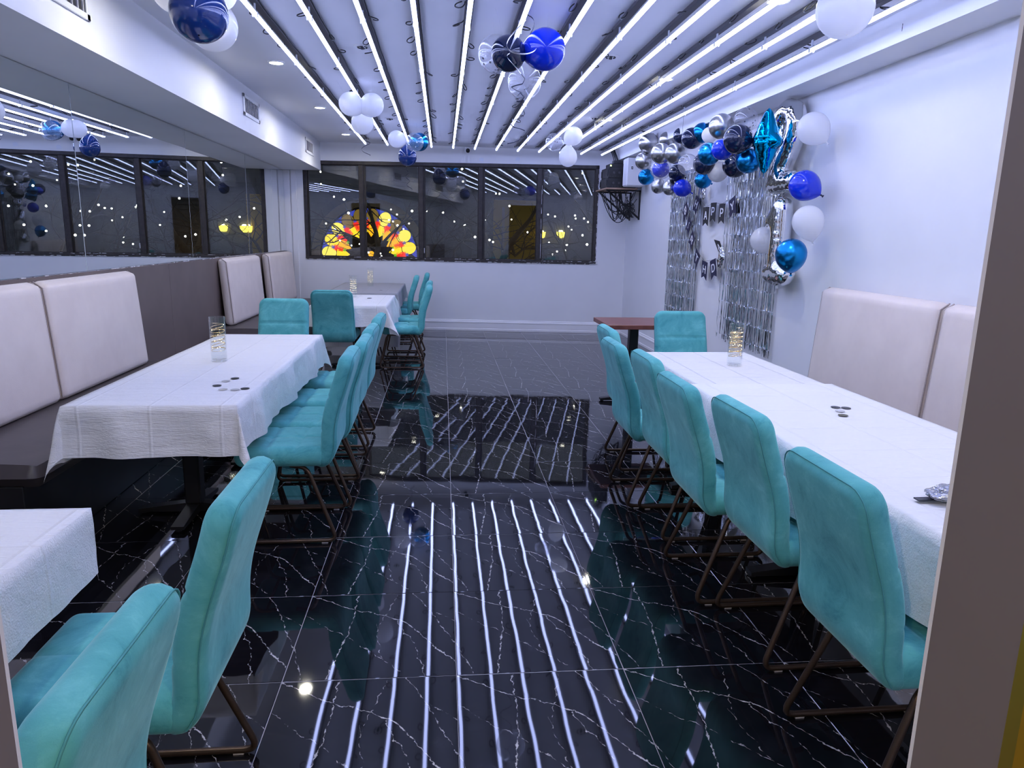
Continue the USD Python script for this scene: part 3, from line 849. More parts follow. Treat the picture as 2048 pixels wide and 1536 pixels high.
LT = 'tables under white cloths at left'
table('dining table under the foremost left white cloth at the lower left corner', -1.62, -0.965, 0.86, 1.945, 0.762, LT)
table('dining table under the near half of the long left cloth', -1.63, -0.905, 3.14, 4.40, 0.762, LT, col=(-0.085, 0.08))
table('dining table under the far half of the long left cloth', -1.63, -0.905, 4.405, 5.41, 0.762, LT, col=(-0.085, 0.0))
table('dining table behind the chair seen from the back, under a bright white cloth', -1.38, -0.60, 7.62, 9.02, 0.762, LT)
table('farthest dining table at left, against the window wall', -1.50, -0.59, 9.38, 11.3, 0.755, LT)
RT = 'tables under white cloths at right'
table('dining table under the far right cloth, carrying the glass cylinder', 1.335, 2.055, 3.52, 4.66, 0.762, RT)
table('dining table under the middle of the long right cloth', 1.315, 2.075, 2.36, 3.50, 0.762, RT)
table('dining table at right nearest the doorway, partly behind the jamb', 1.30, 2.08, 1.22, 2.34, 0.762, RT)
table('bare red-brown wooden square table in front of the silver fringe curtain', 1.455, 2.09, 6.18, 6.80, 0.76, None, M['table_wood'], 0.04)

cloth('white paper tablecloth at the lower left corner, foremost on the left side', -1.62, -0.962, 0.86, 1.947, 0.764, 0.2, 0.19, 0.15, 0.10, M['cloth'], 11, flare=0.0, corner=0.0, wave=0.006)
cloth('long white paper tablecloth at left with a glass cylinder and confetti discs', -1.635, -0.90, 3.14, 5.41, 0.764, 0.25, 0.215, 0.225, 0.19, M['cloth'], 12, flare=0.06, corner=0.22)
cloth('bright white tablecloth on the table behind the chair that turns its back', -1.385, -0.597, 7.62, 9.02, 0.764, 0.20, 0.30, 0.22, 0.05, M['cloth'], 13, flare=0.14)
cloth('thin greyish tablecloth on the farthest left table, its near side reaching the floor', -1.505, -0.587, 9.38, 11.3, 0.757, 0.2, 0.22, 0.70, 0.1, M['cloth_grey'], 14, flare=0.03, corner=0.2)
cloth('white tablecloth with pressed square creases at right, under the glass cylinder', 1.332, 2.06, 3.40, 4.665, 0.7635, 0.20, 0.18, 0.0012, 0.17, M['cloth_grid'], 15)
cloth('long white paper tablecloth at right, nearest the doorway, with a bunched edge', 1.295, 2.083, 1.2, 3.575, 0.769, 0.25, 0.2, 0.1, 0.003, M['cloth'], 16, corner=0.45, wave=0.016)

# ------------------------------------------------------------------ chairs
def make_chair(label, loc, rz, group):
    t = thing('dining_chair', label, 'chair', loc, rz, group)
    # seat: square quilted pad
    def quilt(x, y):
        g = 0
        for c in (-0.075, 0.075):
            g = g - 0.010 * np.exp(-((x - c) / 0.011) ** 2)
        g = g - 0.009 * np.exp(-(y / 0.011) ** 2)
        return g + 0.006
    c = cushion(0.225, 0.222, 0.045, 0.095, 0.042, 44, 40, quilt)
    obj('seat', trimesh.Trimesh(np.array(c.vertices) + [0.005, 0, 0.437], np.array(c.faces), process=False), M['velvet'], t, smooth=True)
    # back: a pad bent along the profile of the shell
    prof = np.array([(-0.150, 0.408), (-0.196, 0.425), (-0.222, 0.47), (-0.228, 0.54), (-0.233, 0.60), (-0.247, 0.67), (-0.274, 0.755), (-0.302, 0.84), (-0.326, 0.940)])
    seg = np.concatenate([[0], np.cumsum(np.linalg.norm(np.diff(prof, axis=0), axis=1))])
    L = seg[-1]
    from scipy.interpolate import CubicSpline
    cs = CubicSpline(seg, prof)

    def groove(x, y):
        s = x + L / 2
        return -0.009 * np.exp(-((s - 0.36) / 0.008) ** 2) - 0.006 * np.exp(-((s - 0.20) / 0.008) ** 2) + 0.004
    c = cushion(L / 2, 0.213, 0.065, 0.074, 0.036, 56, 26, groove)
    v = np.array(c.vertices)

    def bend(v):
        s = np.clip(v[:, 0] + L / 2, 0, L)
        p, d = cs(s), cs(s, 1)
        d /= np.linalg.norm(d, axis=1, keepdims=True)
        nrm = np.column_stack([d[:, 1], -d[:, 0]])
        wid = 1.0 + 0.05 * np.clip(1 - s / L, 0, 1)
        return np.column_stack([p[:, 0] + nrm[:, 0] * v[:, 2], v[:, 1] * wid, p[:, 1] + nrm[:, 1] * v[:, 2]])
    back = obj('backrest', trimesh.Trimesh(bend(v), np.array(c.faces)[:, ::-1], process=False), M['velvet'], t, smooth=True)
    # sewn rim
    rim = []
    a, b, rc = L / 2 - 0.006, 0.207, 0.06
    for y0 in np.linspace(-a + 0.05, a - rc, 16):
        rim.append((y0, -b, 0))
    for q in np.linspace(0, PI / 2, 6)[1:]:
        rim.append((a - rc + rc * math.sin(q), -b + rc - rc * math.cos(q), 0))
    for y0 in np.linspace(-b + rc, b - rc, 8)[1:]:
        rim.append((a, y0, 0))
    for q in np.linspace(0, PI / 2, 6)[1:]:
        rim.append((a - rc + rc * math.cos(q), b - rc + rc * math.sin(q), 0))
    for y0 in np.linspace(a - rc, -a + 0.05, 16)[1:]:
        rim.append((y0, b, 0))
    rim = np.array(rim, float)
    rim[:, 2] = -0.0262
    obj('seam', MB().tube(bend(rim), 0.0021, 5).mesh(), M['seam'], back, smooth=True)
    # sled legs
    for s in (-1, 1):
        y = s * 0.222
        P = arc_path([(0.06, s * 0.16, 0.386), (0.165, s * 0.185, 0.382), (0.25, y, 0.013), (-0.255, y, 0.013), (-0.115, s * 0.185, 0.382), (-0.03, s * 0.16, 0.386)], 0.045, 6)
        lg = obj('leg', MB().tube(P, 0.0105, 8).mesh(), M['bronze'], t, smooth=True)
        obj('glide', MB().box((0.17, y - 0.007, 0), (0.20, y + 0.007, 0.006)).mesh(), M['glide'], lg)
        obj('glide', MB().box((-0.21, y - 0.007, 0), (-0.18, y + 0.007, 0.006)).mesh(), M['glide'], lg)
    obj('crossbar', MB().tube([(0.12, -0.17, 0.384), (0.12, 0.17, 0.384)], 0.009, 8).mesh(), M['bronze'], t, smooth=True)
    obj('crossbar', MB().tube([(-0.09, -0.17, 0.384), (-0.09, 0.17, 0.384)], 0.009, 8).mesh(), M['bronze'], t, smooth=True)
    return t


GL, GN, GF, GR = 'chairs along the long left table', 'chairs in the left foreground', 'chairs at the far left tables', 'chairs along the right tables'
CH = [
    ('teal velvet chair cut by the lower left corner, nearest to the camera on the left', (-0.80, 0.985), PI, GN),
    ('teal velvet chair in the left foreground, whole curved back before the long left table', (-0.797, 1.690), PI, GN),
    ('nearest teal velvet chair in the row at the long left table, full seat in view', (-0.785, 3.615), PI, GL),
    ('second teal velvet chair in the row at the long left table, counted from the camera', (-0.765, 4.085), PI, GL),
    ('third teal velvet chair in the row at the long left table, counted from the camera', (-0.775, 4.600), PI, GL),
    ('farthest of the four teal velvet chairs in the row at the long left table', (-0.778, 5.240), PI, GL),
    ('teal velvet chair in full side view at the bright far left table, nearer one', (-0.472, 8.345), PI, GF),
    ('teal velvet chair half hidden behind its twin at the bright far left table', (-0.485, 9.115), PI, GF),
    ('left one of two teal velvet chairs pushed up to the farthest left table', (-0.69, 10.30), PI, GF),
    ('teal velvet chair farthest from the camera, right one of the two by the window wall', (-0.555, 11.02), PI, GF),
    ('teal velvet chair turning its broad back to the camera, before the bright far left table', (-1.135, 7.80), PI / 2, GF),
    ('teal velvet chair facing the camera across the far end of the long left table', (-1.395, 6.14), -PI / 2, GL),
    ('teal velvet chair facing the camera at the far end of the right tables', (1.935, 5.37), -PI / 2, GR),
    ('teal velvet chair of the right row farthest from the camera, only its back rim showing', (1.41, 4.640), 0, GR),
    ('teal velvet chair of the right row, second farthest from the camera', (1.30, 4.005), 0, GR),
    ('teal velvet chair of the right row, third from the far end', (1.36, 3.540), 0, GR),
    ('teal velvet chair of the right row, third from the near end', (1.315, 2.905), 0, GR),
    ('teal velvet chair of the right row, second nearest to the camera', (1.392, 2.430), 0, GR),
    ('teal velvet chair of the right row nearest to the camera, beside the grey jamb', (1.352, 1.735), 0, GR),
]
proto = None
for lab, (x, y), rz, g in CH:
    if proto is None:
        proto = make_chair(lab, (x, y, 0), rz, g)
    else:
        copy_of(proto, (x, y, 0), rz + float(rng.uniform(-0.02, 0.02)), lab, g)


# ------------------------------------------------------------------ things on the tables
def vase(label, px, py, z, seed, dense, wire):
    p = at(px, py, 2, z)
    r = np.random.default_rng(seed)
    t = thing('glass_cylinder', label, 'vase', (p[0], p[1], z), 0, 'glass cylinders with fairy lights')
    R, H = 0.045, 0.258
    g = MB().lathe([(0.0005, 0.0), (R - 0.003, 0.0), (R, 0.003), (R, H), (R - 0.0025, H + 0.0012), (R - 0.004, H), (R - 0.004, 0.012), (0.0005, 0.010)], 28)
    obj('glass', g.mesh(), M['vase_glass'], t, smooth=40)
    w = MB()
    q = np.linspace(0, 1, 40 * dense)
    turns = 2.6 * dense
    zz = 0.03 + (H - 0.07) * (0.15 + 0.85 * q) + 0.010 * np.sin(q * 37 + seed)
    a = q * turns * 2 * PI
    rad = (R - 0.0055) * (0.96 + 0.04 * np.sin(q * 51))
    P = np.column_stack([rad * np.cos(a), rad * np.sin(a), zz + 0.006 * np.sin(a + seed)])
    w.tube(P, 0.0014, 4)
    obj('fairy_wire', w.mesh(), wire, t)
    b = MB()
    for k in range(7 * dense):
        i = int(r.integers(0, len(P)))
        s = trimesh.creation.icosphere(1, 0.0017)
        b.add(np.array(s.vertices) + P[i] * [0.9, 0.9, 1], np.array(s.faces))
    obj('tiny_bulbs', b.mesh(), M['vase_bulb'], t, kind='stuff')
    return t


vase('clear glass cylinder with loosely coiled gold fairy wire on the long left table', 439, 722, 0.7685, 1, 4, M['wire_gold'])
vase('clear glass cylinder with tightly wound gold fairy wire on the right table', 1468, 731, 0.768, 2, 7, M['wire_gold'])
vase('glass cylinder full of silvery fairy wire on the bright far left table', 707, 595, 0.7685, 3, 7, M['wire_silver'])
vase('glass cylinder full of silvery fairy wire on the farthest table under the window', 741, 573, 0.761, 4, 8, M['wire_silver'])


def disc(px, py, label, m, z, r=0.021, a=0.0):
    p = at(px, py, 2, z)
    t = thing('confetti_disc', label, 'confetti', (p[0], p[1], z + 0.0012), a, 'confetti discs on the tables')
    obj('disc', MB().lathe([(0.0003, 0.0), (r, 0.0004), (r, 0.0013), (0.0003, 0.0011)], 20).mesh(), m, t)


for px, py, lab, m in ((434, 771.5, 'dark round confetti disc on the long left table, left one below the glass cylinder', 'dark'), (470, 757, 'dark round confetti disc on the long left table, upper one', 'dark'), (490, 777.5, 'dark confetti disc on the long left table, right one near the edge', 'dark'),
                       (452, 762.5, 'silver confetti disc on the long left table between the two upper dark discs', 'silver'), (446, 779.5, 'silver confetti disc on the long left table, lower left', 'silver'), (470, 780, 'silver confetti disc on the long left table, touching the right dark disc', 'silver')):
    disc(px, py, lab, M['confetti_' + m], 0.7682)
for px, py, lab, m in ((1686, 831, 'bronze round confetti disc on the right table, nearest one', 'olive'), (1680, 822.5, 'silver round confetti disc on the right table, between dark ones', 'silver'), (1692, 816.5, 'dark confetti disc on the right table, upper right', 'dark'), (1671, 815, 'dark confetti disc on the right table, upper left', 'dark')):
    disc(px, py, lab, M['confetti_' + m], 0.7735)
disc(739, 596.5, 'dark confetti disc on the bright far left table beside its glass cylinder', M['confetti_dark'], 0.7685, 0.028)
disc(762, 580.5, 'dark confetti speck on the farthest left table', M['confetti_dark'], 0.762, 0.02)

s = trimesh.creation.icosphere(4, 0.040)
v = np.array(s.vertices)
nn = meshkit.fbm(v * 42 + 3, 4, 5)
v = v * (0.55 + 0.95 * nn)[:, None] * [1.5, 1.1, 0.55]
p = at(1888, 1005, 2, 0.775)
t = thing('foil_scrap', 'crumpled black and silver foil weight on the right table edge by the jamb', 'foil', (p[0] + 0.02, p[1] + 0.01, 0.774))
v[:, 2] -= v[:, 2].min()
obj('crumple', trimesh.Trimesh(v, np.array(s.faces), process=False), M['foil_dark'], t)
obj('dark_tail', MB().box((-0.10, -0.012, 0.006), (-0.02, 0.014, 0.010)).mesh(), M['confetti_dark'], t)


# ------------------------------------------------------------------ balloons
def balloon_mesh(R, long=1.12, n=28, m=20, twist=0):
    a = np.linspace(0.02, PI, m)
    pr = []
    for q in a:                       # from the crown (far from the knot) to the knot at -z
        r = R * math.sin(q)
        z = R * math.cos(q)
        if z < 0:
            z *= long + 0.16 * (1 - math.sin(q)) ** 2
            r *= 1 - 0.10 * (-math.cos(q)) ** 2
        pr.append((max(r, 0.004), z))
    pr.append((0.006, pr[-1][1] - 0.006))
    pr = pr[::-1]
    zk = pr[0][1]
    return pr, zk


def balloon(label, c, R, m, axis=(0, 0, 1), group=None, long=1.12, confetti=None, inner=None, knot=None, tie=None):
    """axis points from the knot to the crown"""
    pr, zk = balloon_mesh(R, long)
    t = thing('balloon', label, 'balloon', c, 0, group)
    Mx = axis_frame(axis)
    obj('skin', MB().lathe(pr, 30, Mx).mesh(), M[m], t, smooth=True)
    k = MB().lathe([(0.011, zk - 0.016), (0.006, zk - 0.010), (0.0055, zk - 0.002), (0.008, zk + 0.004)], 10, Mx)
    obj('knot', k.mesh(), M[knot or (m if m != 'clear_latex' else 'white_latex')], t, smooth=True)
    if tie is not None:
        e = np.asarray(tie, float) - c
        obj('tie', MB().tube([e / np.linalg.norm(e) * R * 0.97, e], 0.0003, 3).mesh(), M['clip'], t)
    if confetti:
        r = np.random.default_rng(int(abs(c[0] * 1000)) + 1)
        b = MB()
        for q in range(confetti[1]):
            d = r.normal(size=3)
            d[2] -= confetti[2]
            d /= np.linalg.norm(d)
            F = axis_frame(d, d * (R * 0.965))
            b.lathe([(0.0002, 0), (0.0075, 0.0004), (0.0075, 0.0009), (0.0002, 0.0008)], 8, F)
        obj('confetti', b.mesh(), M[confetti[0]], t, kind='stuff')
    if inner:
        pr2, _ = balloon_mesh(R * 0.82, 1.05)
        obj('inner_balloon', MB().lathe(pr2, 24, Mx).mesh(), M[inner], t, smooth=True)
    return t


def wall_balloon(px, py, rpx, m, x, label, ax=(-0.75, -0.55, 0.1), **kw):
    c = at(px, py, 0, x)
    d = np.linalg.norm(c - [0, 0, CAM_H])
    depth = (c - [0, 0, CAM_H]) @ FWD
    R = rpx * depth / FPX * 0.985
    balloon(label, c, R, m, ax, 'balloon garland on the right wall', tie=(XR, c[1], c[2]), **kw)


GA = [
    (1297, 286, 20, 'silver_latex', 2.50, 'silver chrome balloon at the upper left end of the garland'),
    (1287, 322, 17, 'silver_latex', 2.46, 'silver chrome balloon at the left end of the garland, in front of the white loudspeaker'),
    (1315, 275, 13, 'silver_latex', 2.66, 'small silver balloon peeping out behind the upper left garland balloon'),
    (1334, 279, 15.5, 'silver_latex', 2.62, 'silver balloon in the top row of the garland, left of the navy pair'),
    (1322, 307, 20.5, 'silver_latex', 2.36, 'silver balloon in the left half of the garland, left of two alike side by side'),
    (1350, 307, 20.5, 'silver_latex', 2.42, 'silver balloon in the left half of the garland, right of two alike side by side'),
    (1321.5, 338, 21, 'clear_latex', 2.52, 'clear balloon with a royal blue balloon and confetti inside, lower left garland'),
    (1292, 354, 16, 'blue_chrome', 2.58, 'metallic blue balloon at the lower left end of the garland'),
    (1316, 374, 13.5, 'silver_latex', 2.60, 'small silver drop-shaped balloon at the garland bottom, left of the pair'),
    (1338.6, 377, 13.5, 'silver_latex', 2.54, 'small silver drop-shaped balloon at the garland bottom, right of the pair'),
    (1364, 376, 17.5, 'royal', 2.64, 'royal blue balloon at the garland bottom, right of the small silver pair'),
    (1354, 346, 17, 'navy', 2.60, 'navy balloon in the lower garland between two clear balloons'),
    (1376, 329, 20.5, 'clear_latex', 2.38, 'plain clear balloon in the middle of the garland'),
    (1408, 327, 22, 'navy', 2.52, 'navy balloon in the middle of the garland, right of the plain clear one'),
    (1362.5, 271, 16, 'navy', 2.64, 'navy balloon in the top row of the garland, left of the navy pair'),
    (1384, 276.5, 21, 'navy', 2.52, 'navy balloon in the top row of the garland, right of the navy pair'),
    (1405, 265.6, 20, 'blue_chrome', 2.60, 'metallic blue balloon in the top row of the garland'),
    (1419, 270, 15.7, 'white_latex', 2.46, 'white balloon half hidden in the top row of the garland'),
    (1442.5, 252.6, 25, 'silver_latex', 2.46, 'large silver balloon at the top of the garland'),
    (1418, 308, 22.5, 'blue_chrome', 2.34, 'metallic blue balloon at the front of the garland centre'),
    (1444, 299, 21, 'royal', 2.32, 'royal blue balloon at the front of the garland, left of the big navy one'),
    (1406, 360, 17, 'blue_chrome', 2.66, 'metallic blue balloon low in the garland, above the banner letters'),
    (1435, 343.5, 20.5, 'white_latex', 2.66, 'white balloon low in the garland against the wall'),
    (1492, 239, 24, 'clear_latex', 2.60, 'clear confetti balloon at the top right of the garland'),
    (1476, 278.6, 29.4, 'navy', 2.36, 'big navy balloon beside the blue foil star'),
    (1496, 321.7, 24.6, 'blue_chrome', 2.50, 'metallic blue balloon under the blue foil star'),
    (1470, 330, 25, 'navy', 2.60, 'navy balloon at the lower right of the garland, over the fringe'),
]
for i, (px, py, r, m, x, lab) in enumerate(GA):
    kw = {}
    ax = np.array([-0.8, -0.45, 0.25]) + rng.normal(0, 0.15, 3)
    if 'drop-shaped' in lab:
        ax, kw['long'] = ((-0.1, 0.35, -0.9) if 'left' in lab else (-0.1, -0.1, -1)), 1.35
    if 'inside' in lab:
        kw['inner'], kw['confetti'] = 'royal', ('confetti_silver', 26, 0.8)
    if 'clear confetti' in lab:
        kw['confetti'] = ('confetti_dark', 16, 0.0)
    wall_balloon(px, py, r, m, x, lab, ax, **kw)
wall_balloon(1626.4, 256.7, 32, 'white_latex', 2.66, 'white balloon covering the right of the silver figure two', (-0.5, 0.55, 0.75))
wall_balloon(1608.6, 371, 30.5, 'royal', 2.66, 'royal blue balloon with dark knot at the foot of the silver figure two', (-0.6, 0.65, 0.5), knot='navy')
wall_balloon(1616, 442, 31, 'white_latex', 2.64, 'white balloon right of the silver figure one', (-0.25, 0.12, 0.95), long=1.22)
wall_balloon(1582, 508, 31, 'blue_chrome', 2.58, 'metallic blue balloon before the lower half of the silver figure one', (-0.25, -0.35, 0.85), long=1.25)
wall_balloon(1527, 480, 26, 'white_latex', 2.74, 'white balloon half behind the left side of the silver figure one', (-0.6, 0.2, 0.7), long=1.1)


# balloons that float under the ceiling
def ceil_balloon(px, py, rpx, m, z, label, group, ax=(0, 0, 1), ysc=None, **kw):
    c = at(px, py, 2, z)
    R = rpx * ((c - [0, 0, CAM_H]) @ FWD) / FPX * 0.985
    return balloon(label, c, R, m, ax, group, tie=(TX[0] + 0.3186 * (math.floor((c[0] - TX[0]) / 0.3186) + 0.5), c[1], zc(c[0])), **kw), c


G1, G2, G3, G4, G5, G6 = [f'balloon bunch {x}' for x in ('at the top left', 'in the middle of the ceiling', 'left of the middle', 'before the window at left', 'before the window at right', 'at the top right')]
ceil_balloon(398, 26, 57, 'navy_blue', 2.56, 'big dark blue balloon at the top left picture edge', G1, (0.1, -0.5, -0.85))
ceil_balloon(424, 50, 50, 'white_latex', 2.72, 'white balloon behind the big dark blue one at the top left', G1, (0.5, 0.2, -0.8))
ceil_balloon(350, -22, 47, 'white_latex', 2.72, 'white balloon cut by the top edge, left of the big dark blue one', G1, (-0.8, 0, -0.3))
ceil_balloon(440, -14, 32, 'white_latex', 2.76, 'white balloon cut by the top edge, right of the big dark blue one', G1, (0.8, 0.3, -0.3))
_, cN = ceil_balloon(1017, 107, 35.5, 'navy', 2.60, 'navy balloon with silver ribbon in the middle ceiling bunch', G2, (-0.3, -0.85, 0.1))
ceil_balloon(1090, 99, 41, 'royal', 2.63, 'royal blue balloon in the middle ceiling bunch', G2, (0.9, -0.3, 0.15))
ceil_balloon(993, 108, 37, 'clear_latex', 2.64, 'clear confetti balloon behind the navy one in the middle ceiling bunch', G2, (-0.9, 0.2, 0), confetti=('confetti_dark', 14, 1.2))
_, cB = ceil_balloon(1049, 164, 34, 'clear_latex', 2.53, 'large clear balloon hanging lowest in the middle ceiling bunch', G2, (0.05, -0.2, -0.97), long=1.2)
ceil_balloon(701, 208, 23.5, 'white_latex', 2.67, 'white balloon upper left in the all-white ceiling bunch', G3, (-0.8, -0.2, 0.4))
ceil_balloon(744, 210, 23.5, 'white_latex', 2.67, 'white balloon upper right in the all-white ceiling bunch', G3, (0.8, -0.2, 0.4))
_, cC = ceil_balloon(725, 246, 22.5, 'white_latex', 2.57, 'white balloon lowest in the all-white ceiling bunch', G3, (0, -0.3, -0.9))
ceil_balloon(793, 278, 17, 'white_latex', 2.67, 'white balloon of the bunch before the left window panes', G4, (-0.9, -0.2, 0.2))
ceil_balloon(829, 285, 18.5, 'clear_latex', 2.63, 'clear confetti balloon of the bunch before the left window panes', G4, (0.3, -0.9, 0.2), confetti=('confetti_silver', 22, 0.3))
ceil_balloon(839, 284, 18, 'blue_chrome', 2.66, 'metallic blue balloon behind the clear one before the left window panes', G4, (0.9, 0.3, 0.2))
_, cD = ceil_balloon(815, 314, 18.5, 'navy_blue', 2.51, 'dark blue drop-shaped balloon hanging before the window', G4, (0.05, -0.1, -1), long=1.25)
ceil_balloon(1108.5, 284, 17.5, 'clear_latex', 2.64, 'clear confetti balloon of the bunch before the right window panes', G5, (-0.8, -0.5, 0), confetti=('confetti_dark', 22, 0.2))
ceil_balloon(1147, 272, 18.5, 'white_latex', 2.65, 'white balloon upper right in the bunch before the right window panes', G5, (0.7, -0.2, 0.6))
ceil_balloon(1136, 315, 18.5, 'white_latex', 2.49, 'white drop-shaped balloon lowest in the bunch before the right window panes', G5, (0.05, -0.1, -1), long=1.25)
ceil_balloon(1690, 18, 56, 'white_latex', 2.52, 'big white balloon cut by the top picture edge at right', G6, (0, -0.3, -0.9))
ceil_balloon(1640, -52, 45, 'clear_latex', 2.64, 'clear balloon above the big white one at the top right', G6, (-0.6, 0, 0.6))


def ribbon(label, pts, m, w=0.006, turns=4, amp=0.02, seed=0):
    P = np.asarray(pts, float)
    s = np.concatenate([[0], np.cumsum(np.linalg.norm(np.diff(P, axis=0), axis=1))])
    q = np.linspace(0, s[-1], 26 * max(1, turns))
    C = np.column_stack([np.interp(q, s, P[:, k]) for k in range(3)])
    a = q / s[-1] * turns * 2 * PI + seed
    env = amp * (0.4 + 0.6 * q / s[-1])
    C = C + np.column_stack([env * np.cos(a), env * 0.7 * np.sin(a), 0.25 * env * np.sin(a)])
    N = np.column_stack([0.3 * np.cos(a), 0.3 * np.sin(a), np.ones_like(a)])
    N /= np.linalg.norm(N, axis=1, keepdims=True)
    A, B = C - N * w / 2, C + N * w / 2
    e = np.cross(np.gradient(C, axis=0), N)
    e /= np.linalg.norm(e, axis=1, keepdims=True) + 1e-9
    n = len(C)
    V = np.vstack([A, B, B + e * 0.0006, A + e * 0.0006])
    F = []
    for i in range(n - 1):
        for j in range(4):
            k = (j + 1) % 4
            F.append((j * n + i, k * n + i, k * n + i + 1, j * n + i + 1))
    o = P[0]
    t = thing('curling_ribbon', label, 'ribbon', o, 0, 'curling ribbons on the ceiling balloons')
    obj('strand', (V - o, np.array(F)), M[m], t, smooth=True)


def rp(L, z):
    return [at(px, py, 2, z + k * 0) for k, (px, py) in enumerate(L)]


def rpath(L, y0, y1):
    from scipy.interpolate import CubicSpline
    P = np.array([at(px, py, 1, y0 + (y1 - y0) * k / (len(L) - 1)) for k, (px, py) in enumerate(L)])
    return CubicSpline(np.arange(len(P)), P)(np.linspace(0, len(P) - 1, 6 * len(P)))


yN = cN[1] - 0.115
ribbon('silver curling ribbon looped across the navy balloon of the middle bunch', rpath([(1052, 40), (1030, 62), (1014, 86), (1022, 103), (1050, 108), (1073, 97)], yN + 0.02, yN), 'ribbon_silver', 0.008, 1, 0.0, 1.0)
ribbon('short silver ribbon end below the navy balloon of the middle bunch', rpath([(1020, 106), (1014, 113), (1022, 124), (1042, 148)], yN, yN + 0.03), 'ribbon_silver', 0.007, 1, 0.0, 1.0)
ribbon('dark ribbon looping from the middle bunch up to the ceiling', rpath([(1048, 96), (1058, 72), (1068, 52), (1065, 36), (1056, 30), (1050, 14), (1046, -6)], cN[1], cN[1] - 0.1), 'ribbon_dark', 0.007, 1, 0.0, 0.4)
ribbon('long dark curling ribbon dangling under the middle ceiling bunch', rpath([(1042, 148), (1050, 160), (1042, 169), (1025, 172), (1026, 178), (1044, 186), (1048, 196), (1038, 205), (1032, 198), (1040, 186), (1047, 194), (1044, 212), (1050, 226), (1040, 236), (1022, 244), (1026, 254), (1046, 259), (1049, 268), (1036, 281), (1015, 287)], yN + 0.03, yN + 0.75), 'ribbon_dark', 0.006, 1, 0.0, 2.0)
ribbon('dark curling ribbon under the all-white ceiling bunch', [cC + [0.0, 0.0, -0.08], cC + [0.03, 0.05, -0.18], cC + [0.01, 0.1, -0.3]], 'ribbon_dark', 0.005, 2, 0.05, 0.5)
ribbon('blue curling ribbon under the bunch before the left window panes', [cD + [0.0, 0.0, -0.11], cD + [-0.01, 0.05, -0.24], cD + [0.03, 0.05, -0.42]], 'ribbon_dark', 0.005, 3, 0.03, 0.9)


# ------------------------------------------------------------------ foil figures and star
def inflate(poly, D, H, res=0.013, seed=0, crinkle=0.006):
    minx, miny, maxx, maxy = poly.bounds
    gx, gy = np.meshgrid(np.arange(minx, maxx, res), np.arange(miny, maxy, res))
    g = np.column_stack([gx.ravel(), gy.ravel()])
    inn = poly.buffer(-res * 0.55)
    g = g[shapely.contains_xy(inn, g[:, 0], g[:, 1])]
    bd = []
    for ring in [poly.exterior, *poly.interiors]:
        n = max(12, int(ring.length / res))
        bd += [ring.interpolate(k / n, normalized=True).coords[0] for k in range(n)]
    bd = np.array(bd)
    P = np.vstack([bd, g])
    tri = Delaunay(P).simplices
    c = P[tri].mean(1)
    tri = tri[shapely.contains_xy(poly.buffer(1e-6), c[:, 0], c[:, 1])]
    a, b, cc = P[tri[:, 0]], P[tri[:, 1]], P[tri[:, 2]]
    flip = ((b - a)[:, 0] * (cc - a)[:, 1] - (b - a)[:, 1] * (cc - a)[:, 0]) < 0
    tri[flip] = tri[flip][:, ::-1]
    d = shapely.distance(shapely.boundary(poly), shapely.points(P))
    d[:len(bd)] = 0
    q = np.clip(d / D, 0, 1)
    h = H * np.sqrt(1 - (1 - q) ** 2)
    w = (meshkit.fbm(np.column_stack([P * 34, np.full(len(P), seed)]), 3, seed) - 0.5) * 2
    h = h + crinkle * w * np.clip(q * 4, 0, 1) * (1.2 - q)
    h[:len(bd)] = 0
    nb, n = len(bd), len(P)
    # the back shares the rim
    back = np.column_stack([P[nb:], -h[nb:]])
    mp = np.arange(n)
    mp[nb:] = np.arange(n - nb) + n
    V = np.vstack([np.column_stack([P, h]), back])
    return trimesh.Trimesh(V, np.vstack([tri, mp[tri][:, ::-1]]), process=False)


def stroke(lines, w):
    return shapely.union_all([LineString(l).buffer(w, quad_segs=5) for l in lines]).buffer(0.012).buffer(-0.012)


two = stroke([[(.07, .43), (.065, .51), (.11, .585), (.20, .615), (.29, .585), (.335, .505), (.31, .41), (.235, .30), (.14, .185), (.075, .09)], [(.085, .09), (.37, .09)]], 0.082)
one = stroke([[(.06, .50), (.17, .605), (.17, .08)], [(.08, .09), (.30, .09)]], 0.088)
for poly, name_, lab, px, py in ((two, 'figure two', 'crinkled silver foil balloon shaped like the figure 2 on the right wall', 1543, 392), (one, 'figure one', 'crinkled silver foil balloon shaped like the figure 1, hanging below the 2', 1535, 567)):
    p = at(px, py, 0, 2.77)
    poly = shapely.affinity.scale(poly, 1.07 if poly is two else 1.03, 1.07 if poly is two else 1.03, origin=(0, 0))
    t = thing('foil_balloon', lab, 'balloon', (2.765, p[1] + 0.01, p[2] - 0.0), 0, 'silver foil figures on the right wall')
    m = inflate(poly, 0.085, 0.078, seed=3 if 'figure 2' in lab else 8, crinkle=0.006)
    v = np.array(m.vertices)
    v = np.column_stack([-v[:, 2], -v[:, 0], v[:, 1]])
    obj('skin', trimesh.Trimesh(v, np.array(m.faces), process=False), M['foil_silver'], t, smooth=True)
    pr = Polygon([(-0.02, 0), (0.02, 0), (0.028, -0.035), (-0.024, -0.04)])
    obj('filling_tab', MB().extrude(pr, 0, 0.003, frame((0, -1, 0), (0, 0, 1), (-1, 0, 0), (0, -0.2, 0.008))).mesh(), M['foil_silver'], t)

